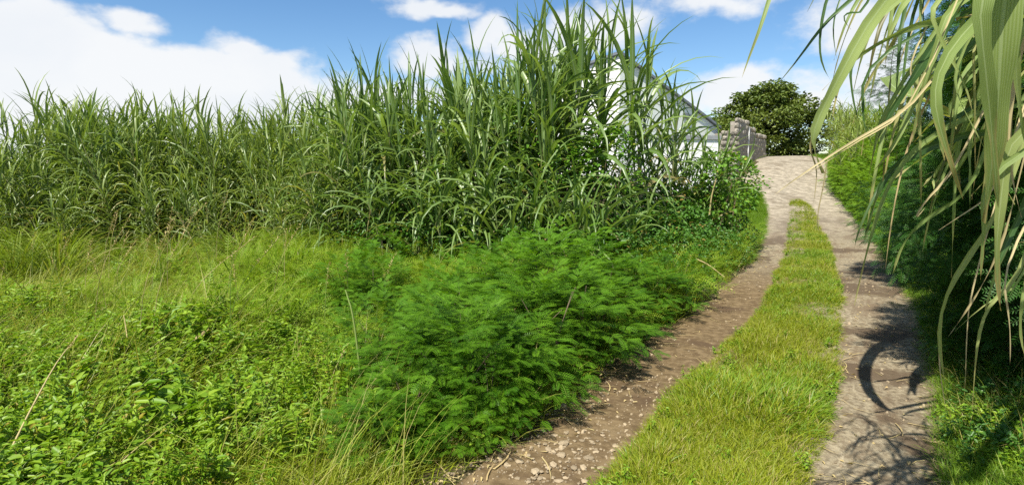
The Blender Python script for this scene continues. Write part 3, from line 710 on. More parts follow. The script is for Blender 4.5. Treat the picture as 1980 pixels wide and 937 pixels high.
# ------------------------------------------------------------------ cane
def cane_data(seed, nst, h, nl, L, W, spread=.22, erect=1.0, lean=.12):
    """stalk curves and leaf parameters of one clump"""
    r = np.random.default_rng(seed); stalks = []; lv = []
    for s in range(nst):
        a = r.random() * 2 * PI; d = spread * math.sqrt(r.random()); b = np.array([d * math.cos(a), d * math.sin(a), -.05])
        hh = h * r.uniform(.78, 1.08); ln = r.normal(0, lean, 2)
        top = b + np.array([ln[0] * hh, ln[1] * hh, hh])
        mid_ = (b + top) / 2 - np.array([ln[0], ln[1], 0]) * hh * .15
        c = catmull([b, mid_, top], 8); stalks.append((c, np.linspace(.013, .006, 8) * r.uniform(.8, 1.2)))
        ph0 = r.random() * 2 * PI
        for k in range(nl):
            q = k / (nl - 1); t = .16 + .84 * q ** .8
            f = t * 7; i0 = min(int(f), 6); p = c[i0] + (c[i0 + 1] - c[i0]) * (f - i0)
            top_ = sstep(.62, 1, q)
            th0 = R(48 + 30 * q + 10 * top_ * erect + r.normal(0, 8)); bend = R((118 - 72 * float(top_) * erect) * r.uniform(.55, 1.25))
            dry = r.uniform(.5, 1) if (q < .3 and r.random() < .12) else (r.uniform(.3, .9) if (r.random() < .04 and q < .6) else 0)
            lv.append((p, ph0 + PI * (k % 2) + r.normal(0, .6), min(th0, R(89)), bend, L * r.uniform(.6, 1.12) * (.75 + .35 * math.sin(PI * min(1, q * .85 + .15))), W * r.uniform(.65, 1.15), dry, r.normal(0, .5), r.normal(0, .25), r.random()))
    return stalks, lv

def leaf_batch(mb, lv, S=7, across=3):
    g = lambda i: np.array([x[i] for x in lv])
    blades(mb, g(0), g(1), g(2), g(3), g(4), g(5), S=S, p=1.5, dry=g(6), roll=g(7), curl=g(8), rnd=g(9), across=across)

def cane_variant(seed, mat, individual=False, **kw):
    st, lv = cane_data(seed, **kw)
    sm = []
    for c, rad in st:
        mb = MB(); tube(mb, c, rad, 6); sm.append(mb.mesh('cane_stalk', M['stalk']))
    if individual:
        lm = []
        for x in lv:
            mb = MB(); leaf_batch(mb, [x], 8); lm.append(mb.mesh('cane_leaf', mat))
    else:
        mb = MB(); leaf_batch(mb, lv, 6, 3); lm = mb.mesh('cane_leaves', mat)
    return sm, lm

def put_cane(var, name, label, loc, rz, scl, group, tilt=(0, 0)):
    t = thing(name, label, 'cane', loc, rz, group, scl)
    t.rotation_euler = (tilt[0], tilt[1], rz)
    for s in var[0]: obj('stalk', s, t)
    if isinstance(var[1], list):
        for l in var[1]: obj('leaf', l, t)
    else:
        o = obj('foliage', var[1], t); o['kind'] = 'stuff'
    return t

# field: jittered rows, tops follow the skyline in the photograph
FV = [cane_variant(100 + s, M['cane_field'], nst=7, h=1.95, nl=19, L=.92, W=.038, spread=.32, erect=1.0, lean=.15) for s in range(6)]
top_prof = lambda px: np.interp(px, [-250, 0, 60, 120, 200, 290, 330, 420, 520, 600, 660, 720], [300, 262, 222, 172, 170, 182, 208, 200, 202, 188, 172, 140])
VH = 2.62
rf = np.random.default_rng(77)
nfield = 0
for row in range(6):
    Y0 = 9.3 + row * .55
    for X in np.arange(-15.0, -1.0, .47):
        x = X + rf.normal(0, .14) + (row % 2) * .28; y = Y0 + rf.normal(0, .14) + .35 * math.sin(x * .9) - max(0, (-x - 7)) * .16
        px = 990 + FOC * x / y
        if px < -190 or px > 700: continue
        tp = at(px, top_prof(px) + rf.normal(3, 15), y)
        h = tp[2] - float(terrain(x, y))
        if row > 2: h -= .05
        zone = 'front' if row < 2 else 'rear'
        lab = 'arching green cane at the front edge of the big field' if row < 2 else 'green cane standing in the rows behind the field edge'
        if row == 0 and abs(px - 150) < 45: lab = 'tallest dark tipped cane rising at the far corner of the field'
        nb = next(w for lim, w in [(60, 'at the far corner'), (210, 'under the tall corner clump'), (360, 'beside the tall corner clump'), (510, 'midway along the field'), (9999, 'next to the tall middle stand')] if px < lim)
        lab = ('arching green cane on the front edge of the field, ' if row < 2 else 'green cane in the rear rows of the field, ') + nb if not lab.startswith('tallest') else lab
        put_cane(FV[int(rf.integers(0, 6))], 'cane_clump', lab, (x, y, terrain(x, y) - .02), rf.random() * 6.28, h / VH * (1.04 if row > 1 else (rf.uniform(.85, 1.02) if row else rf.uniform(.55, .85))), 'field cane ' + zone + ' ' + nb if not lab.startswith('tallest') else 'tall corner cane', (rf.normal(0, .05), rf.normal(0, .05))); nfield += 1
print('field clumps', nfield)

# tussocks of tall narrow-leaved grass in front of the field
GV = []
for s_ in range(4):
    r_ = np.random.default_rng(700 + s_); n_ = 150; a_ = r_.random(n_) * 2 * PI; d_ = .16 * np.sqrt(r_.random(n_))
    mb = MB(); blades(mb, np.stack([d_ * np.cos(a_), d_ * np.sin(a_), np.full(n_, -.03)], -1), a_ + r_.normal(0, .5, n_), np.radians(r_.uniform(55, 88, n_)), np.radians(r_.uniform(50, 150, n_)), r_.uniform(.7, 1.6, n_), r_.uniform(.010, .018, n_), S=7, p=1.8, across=3, dry=(r_.random(n_) < .10) * r_.uniform(.4, 1, n_), rnd=r_.random(n_), roll=r_.normal(0, .4, n_))
    GV.append(mb.mesh('tussock_leaves', M['tussock']))
rg = np.random.default_rng(12)
for k in range(30):
    px = rg.uniform(-60, 140) if k < 10 else rg.uniform(60, 720); Y = (rg.uniform(7.4, 9.0) if k < 10 else rg.uniform(8.4, 9.0)); X = (px - 990) / FOC * Y
    t = thing('grass_tussock', 'tall drooping tussock of narrow leaves where the long grass climbs toward the cane' if k < 10 else 'drooping grass tussock at the dark foot of the cane field', 'grass', (X, Y, terrain(X, Y) - .02), rg.random() * 6.28, 'tussocks in the long grass' if k < 10 else 'tussocks at the foot of the field', rg.uniform(.7, 1.1) * (.9 if k < 10 else .7))
    o = obj('foliage', GV[k % 4], t); o['kind'] = 'stuff'

# tall stand in the middle: every leaf of these is a part of its own
TV = [cane_variant(200 + s, M['cane'], True, nst=4, h=2.35, nl=15, L=1.3, W=.056, spread=.20, erect=1.32, lean=.08) for s in range(5)]
TVH = 3.25
tall = [(1060, -30, 9.0), (1105, -70, 9.3), (1145, -60, 9.6), (1035, 30, 9.8), (1000, 70, 9.5), (955, 95, 9.9), (1228, -50, 9.6),
        (925, 110, 9.1), (880, 100, 9.6), (820, 92, 9.4), (855, 150, 9.0), (905, 160, 9.8), (970, 150, 8.8), (1080, 60, 8.8), (690, 122, 9.6), (720, 150, 9.9), (745, 140, 9.4), (780, 175, 9.7),
        (665, 180, 10.0), (1015, 0, 10.2), (840, 190, 8.6), (780, 215, 8.9), (940, 210, 8.5), (720, 215, 9.2), (1060, 130, 8.5),
        (985, 120, 10.4), (900, 140, 10.4), (860, 165, 10.5), (800, 180, 10.4), (755, 190, 10.5), (710, 185, 10.6), (930, 170, 8.9), (880, 200, 8.8), (1010, 140, 8.6), (1090, 110, 9.8), (1045, 90, 9.3), (690, 150, 9.2), (650, 165, 10.4), (735, 130, 10.0), (795, 150, 9.3), (870, 130, 9.2), (945, 120, 9.5), (1075, -20, 9.6)]
tall_lab = {0: 'tall cane with upright leaf spears just before the tallest spears', 1: 'tallest cane reaching out of the picture top above the stand', 6: 'tall cane with dark spears standing against the sky before the corner of the white building',
            9: 'cane with a lone upright spear rising above the stand beside its tallest part'}
rt = np.random.default_rng(31)
for k, (px, py, Y) in enumerate(tall):
    where = next(w for lim, w in [(715, 'where the middle stand meets the big field'), (790, 'in the lower dip between field and lone spear'), (870, 'crowded round the lone upright spear'), (945, 'just past the lone upright spear'),
                                  (1025, 'beside the tallest spears on their field side'), (1110, 'at the foot of the tallest spears'), (9999, 'next to the white building corner')] if px < lim)
    tp = at(px, py - (38 if px < 990 else 0) + rt.normal(0, 14), Y); g = float(terrain(tp[0], Y))
    put_cane(TV[k % 5], 'cane_plant', tall_lab.get(k, 'tall broad leaved cane ' + where), (tp[0], Y, g - .02), rt.random() * 6.28, (tp[2] - g) / TVH, 'tall cane ' + where, (rt.normal(0, .03), rt.normal(0, .03)))
# shorter, widely arching canes along the front of the stand
AV = [cane_variant(300 + s, M['cane'], True, nst=4, h=1.05, nl=10, L=1.3, W=.052, spread=.18, erect=.35, lean=.18) for s in range(4)]
for k, (px, py, Y) in enumerate([(640, 300, 9.2), (700, 280, 8.9), (760, 290, 8.6), (815, 270, 8.4), (870, 290, 8.2), (925, 270, 8.0), (985, 280, 8.0), (1040, 300, 7.9), (1095, 290, 7.9), (1150, 310, 7.9), (1210, 330, 8.2), (600, 330, 9.7)]):
    tp = at(px, py, Y); g = float(terrain(tp[0], Y))
    put_cane(AV[k % 4], 'young_cane', 'short pale cane with long arching leaves along the front of the stand', (tp[0], Y, g - .02), rt.random() * 6.28, (tp[2] - g) / 1.75, 'arching young cane before the stand')
# thin half-dry canes in front of the white building
DV = [cane_variant(400 + s, M['cane'], nst=2, h=2.3, nl=12, L=1.05, W=.046, spread=.16, erect=1.15, lean=.10) for s in range(3)]
for k, (px, py, Y) in enumerate([(1255, -10, 10.2), (1292, 35, 10.6), (1335, 50, 10.8), (1320, 120, 11.0), (1385, 165, 11.6), (1215, 150, 10.4), (1275, 140, 11.2), (1300, 210, 10.9), (1240, 180, 10.8), (1365, 230, 11.0), (1325, 240, 11.6), (1260, 230, 11.4), (1390, 235, 11.3), (1290, 120, 11.8), (1330, 160, 10.6), (1268, 170, 10.6), (1338, 210, 10.9), (1360, 180, 11.6), (1375, 250, 10.8)]):
    tp = at(px, py, Y); g = float(terrain(tp[0], Y))
    put_cane(DV[k % 3], 'thin_cane', 'thin dark cane with sparse leaves in front of the white building', (tp[0], Y, g - .02), rt.random() * 6.28, (tp[2] - g) / 3.1, 'thin canes before the building', (0, .02 * k))
# far thicket on the other side of the track
PV = [cane_variant(500 + s, M['cane_pale'], nst=5, h=1.7, nl=11, L=.85, W=.036, spread=.3, erect=.8, lean=.12) for s in range(4)]
for k in range(70):
    Y = 18.5 + 11.5 * rt.random(); X = XR(Y) + .45 + 3.6 * rt.random() ** 1.3
    h = rt.uniform(2.2, 3.2)
    put_cane(PV[k % 4], 'pale_cane', 'sunlit pale cane in the thicket across the track below the tree', (X, Y, terrain(X, Y) - .02), rt.random() * 6.28, h / 2.35, 'pale cane across the track')

# ------------------------------------------------------------------ white building, stone wall, tree
def prism(mb, poly, z0, z1, mat=0):
    """vertical prism; z1 may be a list of top heights"""
    n = len(poly); z1 = z1 if hasattr(z1, '__len__') else [z1] * n; z0 = z0 if hasattr(z0, '__len__') else [z0] * n
    V = [(x, y, z0[i]) for i, (x, y) in enumerate(poly)] + [(x, y, z1[i]) for i, (x, y) in enumerate(poly)]
    Q = [[i, (i + 1) % n, n + (i + 1) % n, n + i] for i in range(n)]
    Q += [[3, 2, 1, 0], [4, 5, 6, 7]] if n == 4 else []
    mb.add(V, Q, None, None, mat)
ca = at(1200, 99, 20.0); c0 = np.array([ca[0], 20.0]); zt = ca[2]
u1 = np.array([7.0, 10.0]) / math.hypot(7, 10)          # along the shaded face
u2 = np.array([-10.0, 7.0]) / math.hypot(7, 10)         # along the sunlit face
far = at(1388, 244, 23.5); zf = far[2]; L1 = np.linalg.norm(np.array([far[0], far[1]]) - c0); u1 = (far[:2] - c0) / L1; u2 = np.array([-u1[1], u1[0]])
L2 = 3.4; zl = zt - .35
bt = thing('white_building', 'white building with a sloping grey roof half hidden behind the tall cane', 'building', (c0[0], c0[1], terrain(*c0)))
o0 = np.array([c0[0], c0[1]])
def loc(p, z): return (p[0] - c0[0], p[1] - c0[1], z - float(terrain(*c0)))
def wall(name, a, b, za, zb, th, mat, zlow=-.5, nrm=None):
    mb = MB(); d = nrm * th; P = [a, b, b - d, a - d]
    V = [loc(p, float(terrain(*c0)) + zlow) for p in P] + [loc(P[0], za), loc(P[1], zb), loc(P[2], zb), loc(P[3], za)]
    mb.add(V, [[0, 1, 5, 4], [1, 2, 6, 5], [2, 3, 7, 6], [3, 0, 4, 7], [4, 5, 6, 7], [3, 2, 1, 0]])
    return obj(name, mb.mesh(name, mat, False), bt)
n1 = np.array([u1[1], -u1[0]]); n2 = np.array([-u1[0], -u1[1]])
cR = c0 + u1 * L1; cLf = c0 + u2 * L2; cB = cR + u2 * L2
wall('side_wall', c0 + u2 * 0 , cR, zt - .085, zf - .085, .2, M['sage'], nrm=n1)
wall('front_wall', c0 - n1 * .003 + n2 * .003, cLf, zt - .085, zl - .085, .2, M['white'], nrm=n2)
wall('rear_wall', cR - n1 * .25, cB, zf - .12, zf - .5, .2, M['white'], nrm=-n2)
mb = MB(); e = .10
P = [c0 + n1 * e + n2 * e, cR + n1 * e - n2 * e, cB - n2 * e - n1 * e, cLf + n2 * e - n1 * e]; zz = [zt, zf, zf - .4, zl]
V = [loc(p, z - .09) for p, z in zip(P, zz)] + [loc(p, z) for p, z in zip(P, zz)]
mb.add(V, [[0, 1, 5, 4], [1, 2, 6, 5], [2, 3, 7, 6], [3, 0, 4, 7], [4, 5, 6, 7], [3, 2, 1, 0]])
obj('roof', mb.mesh('roof', M['roof'], False), bt)
# roof ribs
for k in range(5):
    mb = MB(); a = c0 + u2 * (.3 + k * .68); zs = zt + (zl - zt) * (.3 + k * .68) / L2; b = a + u1 * L1; ze = zf - .4 * (.3 + k * .68) / L2
    tube(mb, [loc(a, zs + .01), loc(b, ze + .01)], .03, 4); obj('roof_rib', mb.mesh('roof_rib', M['roof']), bt)
# wall lamp bracket on the shaded side, far window opening
mb = MB(); a = at(1312, 218, 20 + (23.5 - 20) * .60)
q = c0 + u1 * (L1 * .60)
V0 = [loc(q + n1 * .02 + u1 * s, a[2] + z) for s, z in ((0, 0), (.5, -.06), (.5, -.22), (0, -.16))]; V1 = [tuple(np.array(v) + np.append(n1 * .10, 0)) for v in V0]
mb.add(V0 + V1, [[0, 1, 2, 3], [7, 6, 5, 4], [0, 4, 5, 1], [1, 5, 6, 2], [2, 6, 7, 3], [3, 7, 4, 0]]); obj('wall_lamp', mb.mesh('wall_lamp', M['roof'], False), bt)

# low white yard wall with grey coping
ya = np.array([at(1235, 270, 18.6)[0], 18.6]); yb = np.array([at(1391, 262, 19.2)[0], 19.2]); zt_y = at(1391, 270, 19.2)[2]
yw = thing('yard_wall', 'low bright white wall with grey coping at the end of the cane stand', 'wall', (ya[0], ya[1], terrain(*ya)))
d = (yb - ya) / np.linalg.norm(yb - ya); nn = np.array([d[1], -d[0]]); g0 = float(terrain(*ya))
mb = MB(); prism(mb, [tuple(p - ya) for p in (ya, yb, yb - nn * .2, ya - nn * .2)], -.5, zt_y - g0); obj('wall_panel', mb.mesh('wall_panel', M['white'], False), yw)
mb = MB(); prism(mb, [tuple(p - ya) for p in (ya + nn * .05 - d * .05, yb + nn * .05 + d * .04, yb - nn * .25 + d * .04, ya - nn * .25 - d * .05)], zt_y - g0 + .001, zt_y - g0 + .13); obj('coping', mb.mesh('coping', M['coping'], False), yw)

# ruined stone wall beside the crest of the track
def rock_mesh(seed, sx, sy, sz, mat, n=2, name='stone'):
    r = np.random.default_rng(seed)
    import bmesh
    bm = bmesh.new(); bmesh.ops.create_icosphere(bm, subdivisions=n, radius=.5)
    k = r.normal(0, 1, (5, 3)); off = r.uniform(.36, .47, 5)
    for v in bm.verts:
        p = np.array(v.co)
        for j in range(5):
            u = k[j] / np.linalg.norm(k[j]); dd = p @ u - off[j]
            if dd > 0: p = p - u * dd
        m_ = max(abs(p)); p = p * (1 + .35 * (.5 / (m_ + 1e-6) - 1) * .5)
        p = p + r.normal(0, .015, 3)
        v.co = (p[0] * sx, p[1] * sy, p[2] * sz)
    me = bpy.data.meshes.new(name); bm.to_mesh(me); bm.free(); me.materials.append(mat); return me
RK = [rock_mesh(s, .36, .17, .23, M['rubble'], 1 if s % 2 else 2, 'wall_stone') for s in range(6)]
wa = at(1424, 306, 22.5); wb = at(1480, 303, 27.5)
wa, wb = wa[:2], wb[:2]; wd = (wb - wa); WL = np.linalg.norm(wd); wd /= WL; wn = np.array([wd[1], -wd[0]])
gw = float(terrain(*wa))
sw = thing('stone_wall', 'ruined rough stone wall stepping down beside the crest of the track', 'wall', (wa[0], wa[1], gw))
ztop = [at(1428, 250, 22.5)[2], at(1440, 233, 23.6)[2], at(1452, 248, 24.6)[2], at(1466, 258, 26)[2], at(1480, 268, 27.5)[2]]
hts = lambda s: np.interp(s, [0, .9, 1.0, 2.0, 2.05, 3.4, 3.45, WL], [ztop[1] - .05, ztop[1], ztop[1], ztop[1] - .15, ztop[2], ztop[3], ztop[3] - .15, ztop[4]]) - gw
mb = MB(); ns = 12
for k in range(ns):
    s0, s1 = WL * k / ns, WL * (k + 1) / ns - .002; h = float(hts((s0 + s1) / 2)) - .08
    prism(mb, [tuple(wd * s0), tuple(wd * s1), tuple(wd * s1 - wn * .32), tuple(wd * s0 - wn * .32)], -.6, h)
obj('wall_core', mb.mesh('wall_core', M['mortar'], False), sw)
rw = np.random.default_rng(3)
ang = math.atan2(wd[1], wd[0])
z = -.1
while z < 2.2:
    s = rw.uniform(0, .3)
    while s < WL:
        h = float(hts(s))
        if z < h + .02 and not (1.93 < s < 2.12):
            p = wd * s + wn * rw.uniform(-.085, -.045)
            o = obj('stone', RK[int(rw.integers(0, 6))], sw, (p[0], p[1], z + .1), (rw.normal(0, .1), rw.normal(0, .1), ang + rw.normal(0, .08)), rw.uniform(.8, 1.1))
        s += rw.uniform(.30, .42)
    z += .205
mb = MB(); prism(mb, [tuple(wd * 1.99 + wn * .03), tuple(wd * 2.07 + wn * .03), tuple(wd * 2.07 - wn * .05), tuple(wd * 1.99 - wn * .05)], -.2, float(ztop[2] - gw)); obj('mortar_joint', mb.mesh('mortar_joint', M['white'], False), sw)
# end pillar, lit on its near face
pa = at(1396, 306, 22.2)[:2]; pb_ = at(1424, 306, 22.45)[:2]; gp = float(terrain(*pa)); zp = at(1405, 252, 22.3)[2]
pil = thing('stone_pillar', 'pale rough stone gate pillar at the near end of the ruined wall', 'pillar', (pa[0], pa[1], gp))
pd = (pb_ - pa); PLn = np.linalg.norm(pd); pd /= PLn; pn = np.array([pd[1], -pd[0]])
mb = MB(); prism(mb, [tuple(pd * .03), tuple(pd * (PLn - .03)), tuple(pd * (PLn - .03) - pn * .5), tuple(pd * .03 - pn * .5)], -.6, zp - gp - .1); obj('pillar_core', mb.mesh('pillar_core', M['mortar'], False), pil)
z = -.1; pang = math.atan2(pd[1], pd[0])
while z < zp - gp:
    s = .06
    while s < PLn:
        obj('stone', RK[int(rw.integers(0, 6))], pil, tuple(pd * s + pn * rw.uniform(-.04, .01)) + (z + .1,), (rw.normal(0, .1), rw.normal(0, .1), pang + rw.normal(0, .1)), rw.uniform(.7, 1.0)); s += rw.uniform(.22, .32)
    z += .2

# round-crowned tree behind the crest
def tree():
    r = np.random.default_rng(17); Y = 33.5
    c = at(1478, 236, Y); g = float(terrain(c[0], Y)); rx = 3.15
    H = at(1485, 164, Y)[2] - g
    t = thing('broadleaf_tree', 'round crowned dark green tree behind the crest of the track', 'tree', (c[0], Y, g))
    mb = MB(); tube(mb, catmull([[0, 0, -.3], [.1, .05, 1.0], [0, .1, 2.0]], 8), np.linspace(.26, .17, 8), 8); obj('trunk', mb.mesh('trunk', M['bark']), t)
    centers = []
    for k in range(9):
        a = k * 2.4; q = r.uniform(.45, .85); e = np.array([rx * q * math.cos(a), rx * q * .8 * math.sin(a), H * r.uniform(.40, .82)])
        mb = MB(); tube(mb, catmull([[0, .1, 1.6], e * np.array([.4, .4, .7]), e], 7), np.linspace(.10, .03, 7), 6); obj('limb', mb.mesh('limb', M['bark']), t); centers.append(e)
    mb = MB(); ncl = 230
    for k in range(ncl):
        a = r.random() * 6.28; zz = r.random(); 
        env = math.sqrt(max(.5 if zz < .5 else .1, 1 - ((zz - .45) / .60) ** 2))
        q = r.random() ** .4
        p = np.array([rx * env * q * math.cos(a) * (1 + .20 * math.sin(3 * a + 5 * zz)), rx * .9 * env * q * math.sin(a), H * (-.02 + .98 * zz) * (1 + .05 * math.sin(2 * a))])
        p[2] *= (1 - .22 * max(0, -p[0] / rx)) 
        n = 95; cr = r.uniform(.30, .68)
        d = r.normal(0, 1, (n, 3)); d /= np.linalg.norm(d, axis=1, keepdims=True); P = p + d * cr * (r.random((n, 1)) ** .45) * np.array([1, 1, .7])
        ovals(mb, P, np.arctan2(d[:, 1], d[:, 0]) + r.normal(0, .6, n), r.normal(.1, .5, n), r.normal(0, .5, n), r.uniform(.14, .26, n), r.uniform(.08, .14, n), rnd=np.clip(r.random() * .5 + r.random(n) * .5, 0, 1))
    o = obj('crown', mb.mesh('crown', M['tree']), t); o['kind'] = 'stuff'
tree()

# ------------------------------------------------------------------ right bank: feathery bushes, dark tree
BK = [shrub_meshes(40 + s, M['bank'], nbr=150, pin=5, rx=.55, h=1.0, L=.12, ll=.036, lw=.009) for s in range(3)]
rbk = np.random.default_rng(8)
bank = [(Y + rbk.normal(0, .15), .28 + .3 * rbk.random(), (.5 + .035 * Y) * rbk.uniform(.85, 1.15)) for Y in np.arange(6.4, 21, .62)]
bank += [(Y + rbk.normal(0, .2), .9 + .5 * rbk.random(), (.75 + .045 * Y) * rbk.uniform(.85, 1.15)) for Y in np.arange(6.8, 22, .85)]
bank += [(Y + rbk.normal(0, .2), 1.7 + .8 * rbk.random(), (1.0 + .045 * Y) * rbk.uniform(.9, 1.2)) for Y in np.arange(7.5, 22, 1.1)]
for k, (Y, d, s) in enumerate(bank):
    X = XR(Y) + d
    put_shrub(BK[k % 3], 'bank_shrub', 'soft feathery green bush on the bank beside the concrete rut' if d < .8 else 'taller feathery green bush at the back of the track bank', 'bush', (X, Y, terrain(X, Y) - .02), k * 2.1, s, 'feathery bushes along the track bank' if d < .8 else 'bushes at the back of the track bank')
DK = [shrub_meshes(60 + s, M['dark_shrub'], nbr=240, pin=5, rx=.62, h=1.0, L=.14, ll=.036, lw=.010, low=.05) for s in range(3)]
def dark_tree(x, y, H, lab, seed, ncl, low=.30):
    r = np.random.default_rng(seed); g = float(terrain(x, y))
    t = thing('mimosa_tree', lab, 'tree', (x, y, g), 0, 'dark mimosa trees near the camera')
    mb = MB(); tube(mb, catmull([[0, 0, -.2], [-.05, .05, H * .35], [.05, -.05, H * .7], [-.1, .1, H]], 10), np.linspace(.032, .012, 10), 7); obj('trunk', mb.mesh('trunk', M['bark']), t)
    for k in range(ncl):
        zz = low + (1 - low) * (k + .5) / ncl; a = k * 2.4 + seed; q = .5 * r.random() + .05
        e = np.array([q * math.cos(a), q * math.sin(a), H * zz * .95])
        mb = MB(); tube(mb, catmull([[0, 0, max(.05, e[2] - .35)], e * np.array([.5, .5, .97]), e + np.array([0, 0, .25])], 6), np.linspace(.014, .005, 6), 5); obj('branch', mb.mesh('branch', M['bark']), t)
        o = obj('foliage', DK[k % 3][0], t, e + np.array([0, 0, -.35]), (r.normal(0, .3), r.normal(0, .3), a), r.uniform(.7, 1.0)); o['kind'] = 'stuff'
dark_tree(3.95, 4.3, 2.6, 'dark feathery mimosa tree with thin trunk behind the overhanging cane', 1, 14, .10)
dark_tree(5.7, 5.5, 3.0, 'dark feathery mimosa tree standing farther up the bank behind the nearer one', 2, 11)
dark_tree(3.5, 3.2, 2.7, 'dark low mimosa tree at the picture edge behind the broadest hanging leaf', 3, 10, .5)
dark_tree(4.4, 4.2, 3.3, 'dark mimosa tree filling the picture corner above the shaded grass', 4, 12)

dark_tree(3.5, 3.45, 3.6, 'dark feathery mimosa tree reaching highest against the sky over the bank', 5, 12, .55)
dark_tree(5.6, 7.2, 3.4, 'dark feathery mimosa tree rising behind the bank shrubs', 6, 12, .2)

# ------------------------------------------------------------------ overhanging cane close to the camera
DRY = M['near_dry']
def leaf_path(pts, w, dark=0.0, twist=0.0, tw_end=None, n=16, mat=None, prof=prof_blade, rnd=None, ref=(-.25, -1, .25), fold=.12):
    c = catmull(pts, n * 4)
    for _ in range(60): c[1:-1] = c[1:-1] * .5 + (c[:-2] + c[2:]) * .25
    c = c[np.round(np.linspace(0, n * 4 - 1, n)).astype(int)]
    T = np.gradient(c, axis=0); T /= np.linalg.norm(T, axis=1, keepdims=True)
    rf_ = np.array(ref, float); rf_ /= np.linalg.norm(rf_)
    s = np.cross(T, rf_); ln = np.linalg.norm(s, axis=1, keepdims=True); s = s / np.maximum(ln, .15)
    nn_ = np.cross(s, T)
    t = np.linspace(0, 1, n); tw = np.interp(t, [0, 1], [twist, twist if tw_end is None else tw_end])[:, None]
    side = s * np.cos(tw) + nn_ * np.sin(tw); up = nn_ * np.cos(tw) - s * np.sin(tw)
    ww = (w * (.36 if mat is DRY else .50) * prof(t))[:, None, None]; us = np.array([-.5, -.25, 0, .25, .5])
    V = c[:, None] + side[:, None] * ww * us[None, :, None] + up[:, None] * ww * (np.abs(us) * 2 * fold)[None, :, None]
    V = V + (up * (.12 * w * np.sin(t * 23 + pts[0][0] * 9))[:, None])[:, None] * us[None, :, None]
    k = 5; i = (np.arange(n - 1) * k)[:, None] + np.arange(k - 1)[None]
    A = np.zeros((n, k, 4)); A[..., 0] = random.random() if rnd is None else rnd; A[..., 1] = t[:, None]; A[..., 2] = (us + .5)[None]; A[..., 3] = dark
    mb = MB(); mb.add(V, np.stack([i, i + 1, i + k + 1, i + k], -1), None, A); return mb.mesh('overhanging_leaf', mat or M['near'])

plants = []
for (bx, by, tx, ty, tz, lab) in [(1.75, 1.15, 1.02, 1.08, 2.35, 'overhanging cane with the broadest pale leaf hanging close to the camera'),
                                  (2.25, 1.9, 1.35, 1.55, 2.75, 'overhanging cane whose bent leaves droop across the dark bushes'),
                                  (2.6, 2.3, 1.55, 1.8, 2.5, 'cane leaning over the track with long yellow leaves trailing low'),
                                  (2.3, 1.5, 1.25, 1.6, 2.9, 'cane whose tips reach farthest over the track against the sky')]:
    t = thing('overhanging_cane', lab, 'cane', (bx, by, terrain(bx, by) - .03), 0, 'cane overhanging the track'); g = float(terrain(bx, by))
    b = np.array([bx, by, g]); tp = np.array([tx, ty, tz])
    mb = MB(); tube(mb, catmull([(0, 0, -.05), (tp - b) * np.array([.25, .25, .5]), tp - b], 14), np.linspace(.017, .009, 14), 8); obj('stalk', mb.mesh('stalk', M['stalk']), t)
    plants.append((t, b, tp, catmull([(0, 0, -.05), (tp - b) * np.array([.25, .25, .5]), tp - b], 40) + b))
def hang(pl, pts, w, root=True, **kw):
    t, b, tp, cv = plants[pl]; tp = cv[int(random.uniform(.62, .99) * 39)]
    if root and tp[2] < at(*pts[0])[2] - .25: tp = cv[38]
    P = [at(x, y, d) for (x, y, d) in pts]
    if root and np.linalg.norm(P[0] - tp) > .08:
        dd = np.linalg.norm(P[0] - tp); P = [tp, (tp + P[0]) / 2 + np.array([0, 0, .04 + .16 * dd])] + P
    P = [p - np.array([t.location[0], t.location[1], t.location[2]]) for p in P]
    return obj('leaf', leaf_path(P, w, **kw), t)
DKM, DRY = M['near_dark'], M['near_dry']
# broad leaves at the picture edge
hang(0, [(1892, -60, 1.02), (1900, 60, 1.03), (1910, 180, 1.06), (1922, 300, 1.1), (1930, 400, 1.13)], .070, rnd=.55)
hang(0, [(1945, -70, 1.06), (1936, 90, 1.07), (1928, 220, 1.10), (1915, 340, 1.14), (1902, 430, 1.18)], .115, rnd=.6)
hang(0, [(1975, 30, 1.1), (1965, 120, 1.12), (1972, 230, 1.15), (1990, 300, 1.2)], .035, rnd=.4)
hang(0, [(1990, 0, 1.15), (1930, 40, 1.15), (1895, 65, 1.12)], .022, rnd=.1, root=False)
# bent leaf in front of the dark bushes
hang(1, [(1950, -25, 1.3), (1885, 40, 1.25), (1832, 95, 1.22), (1806, 150, 1.2), (1803, 205, 1.2), (1822, 260, 1.2), (1842, 330, 1.22), (1862, 385, 1.24)], .056, rnd=.3, twist=.5, tw_end=-.4)
hang(1, [(1880, 28, 1.45), (1820, 32, 1.42), (1760, 52, 1.4), (1700, 82, 1.42), (1640, 120, 1.45), (1590, 175, 1.5)], .036, rnd=.15, twist=.8)
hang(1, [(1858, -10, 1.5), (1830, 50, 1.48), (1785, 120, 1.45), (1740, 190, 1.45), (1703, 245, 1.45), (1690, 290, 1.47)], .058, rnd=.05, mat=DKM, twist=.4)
hang(1, [(1840, 0, 1.42), (1826, 45, 1.4), (1812, 90, 1.4), (1790, 150, 1.4), (1774, 215, 1.42), (1764, 275, 1.44)], .040, rnd=.7)
hang(1, [(1805, -20, 1.3), (1800, 30, 1.3), (1815, 70, 1.3), (1845, 125, 1.3), (1872, 175, 1.3), (1880, 215, 1.3)], .022, rnd=.9)
hang(1, [(1860, 90, 1.35), (1845, 140, 1.33), (1848, 190, 1.33), (1880, 240, 1.33), (1920, 320, 1.35), (1962, 395, 1.36)], .018, rnd=.6, tw_end=1.2)
hang(1, [(1815, 210, 1.24), (1818, 260, 1.25), (1826, 310, 1.26)], .03, rnd=.5, root=False)
hang(1, [(1760, 215, 1.5), (1740, 260, 1.5), (1715, 300, 1.5), (1690, 330, 1.52)], .03, rnd=.6)
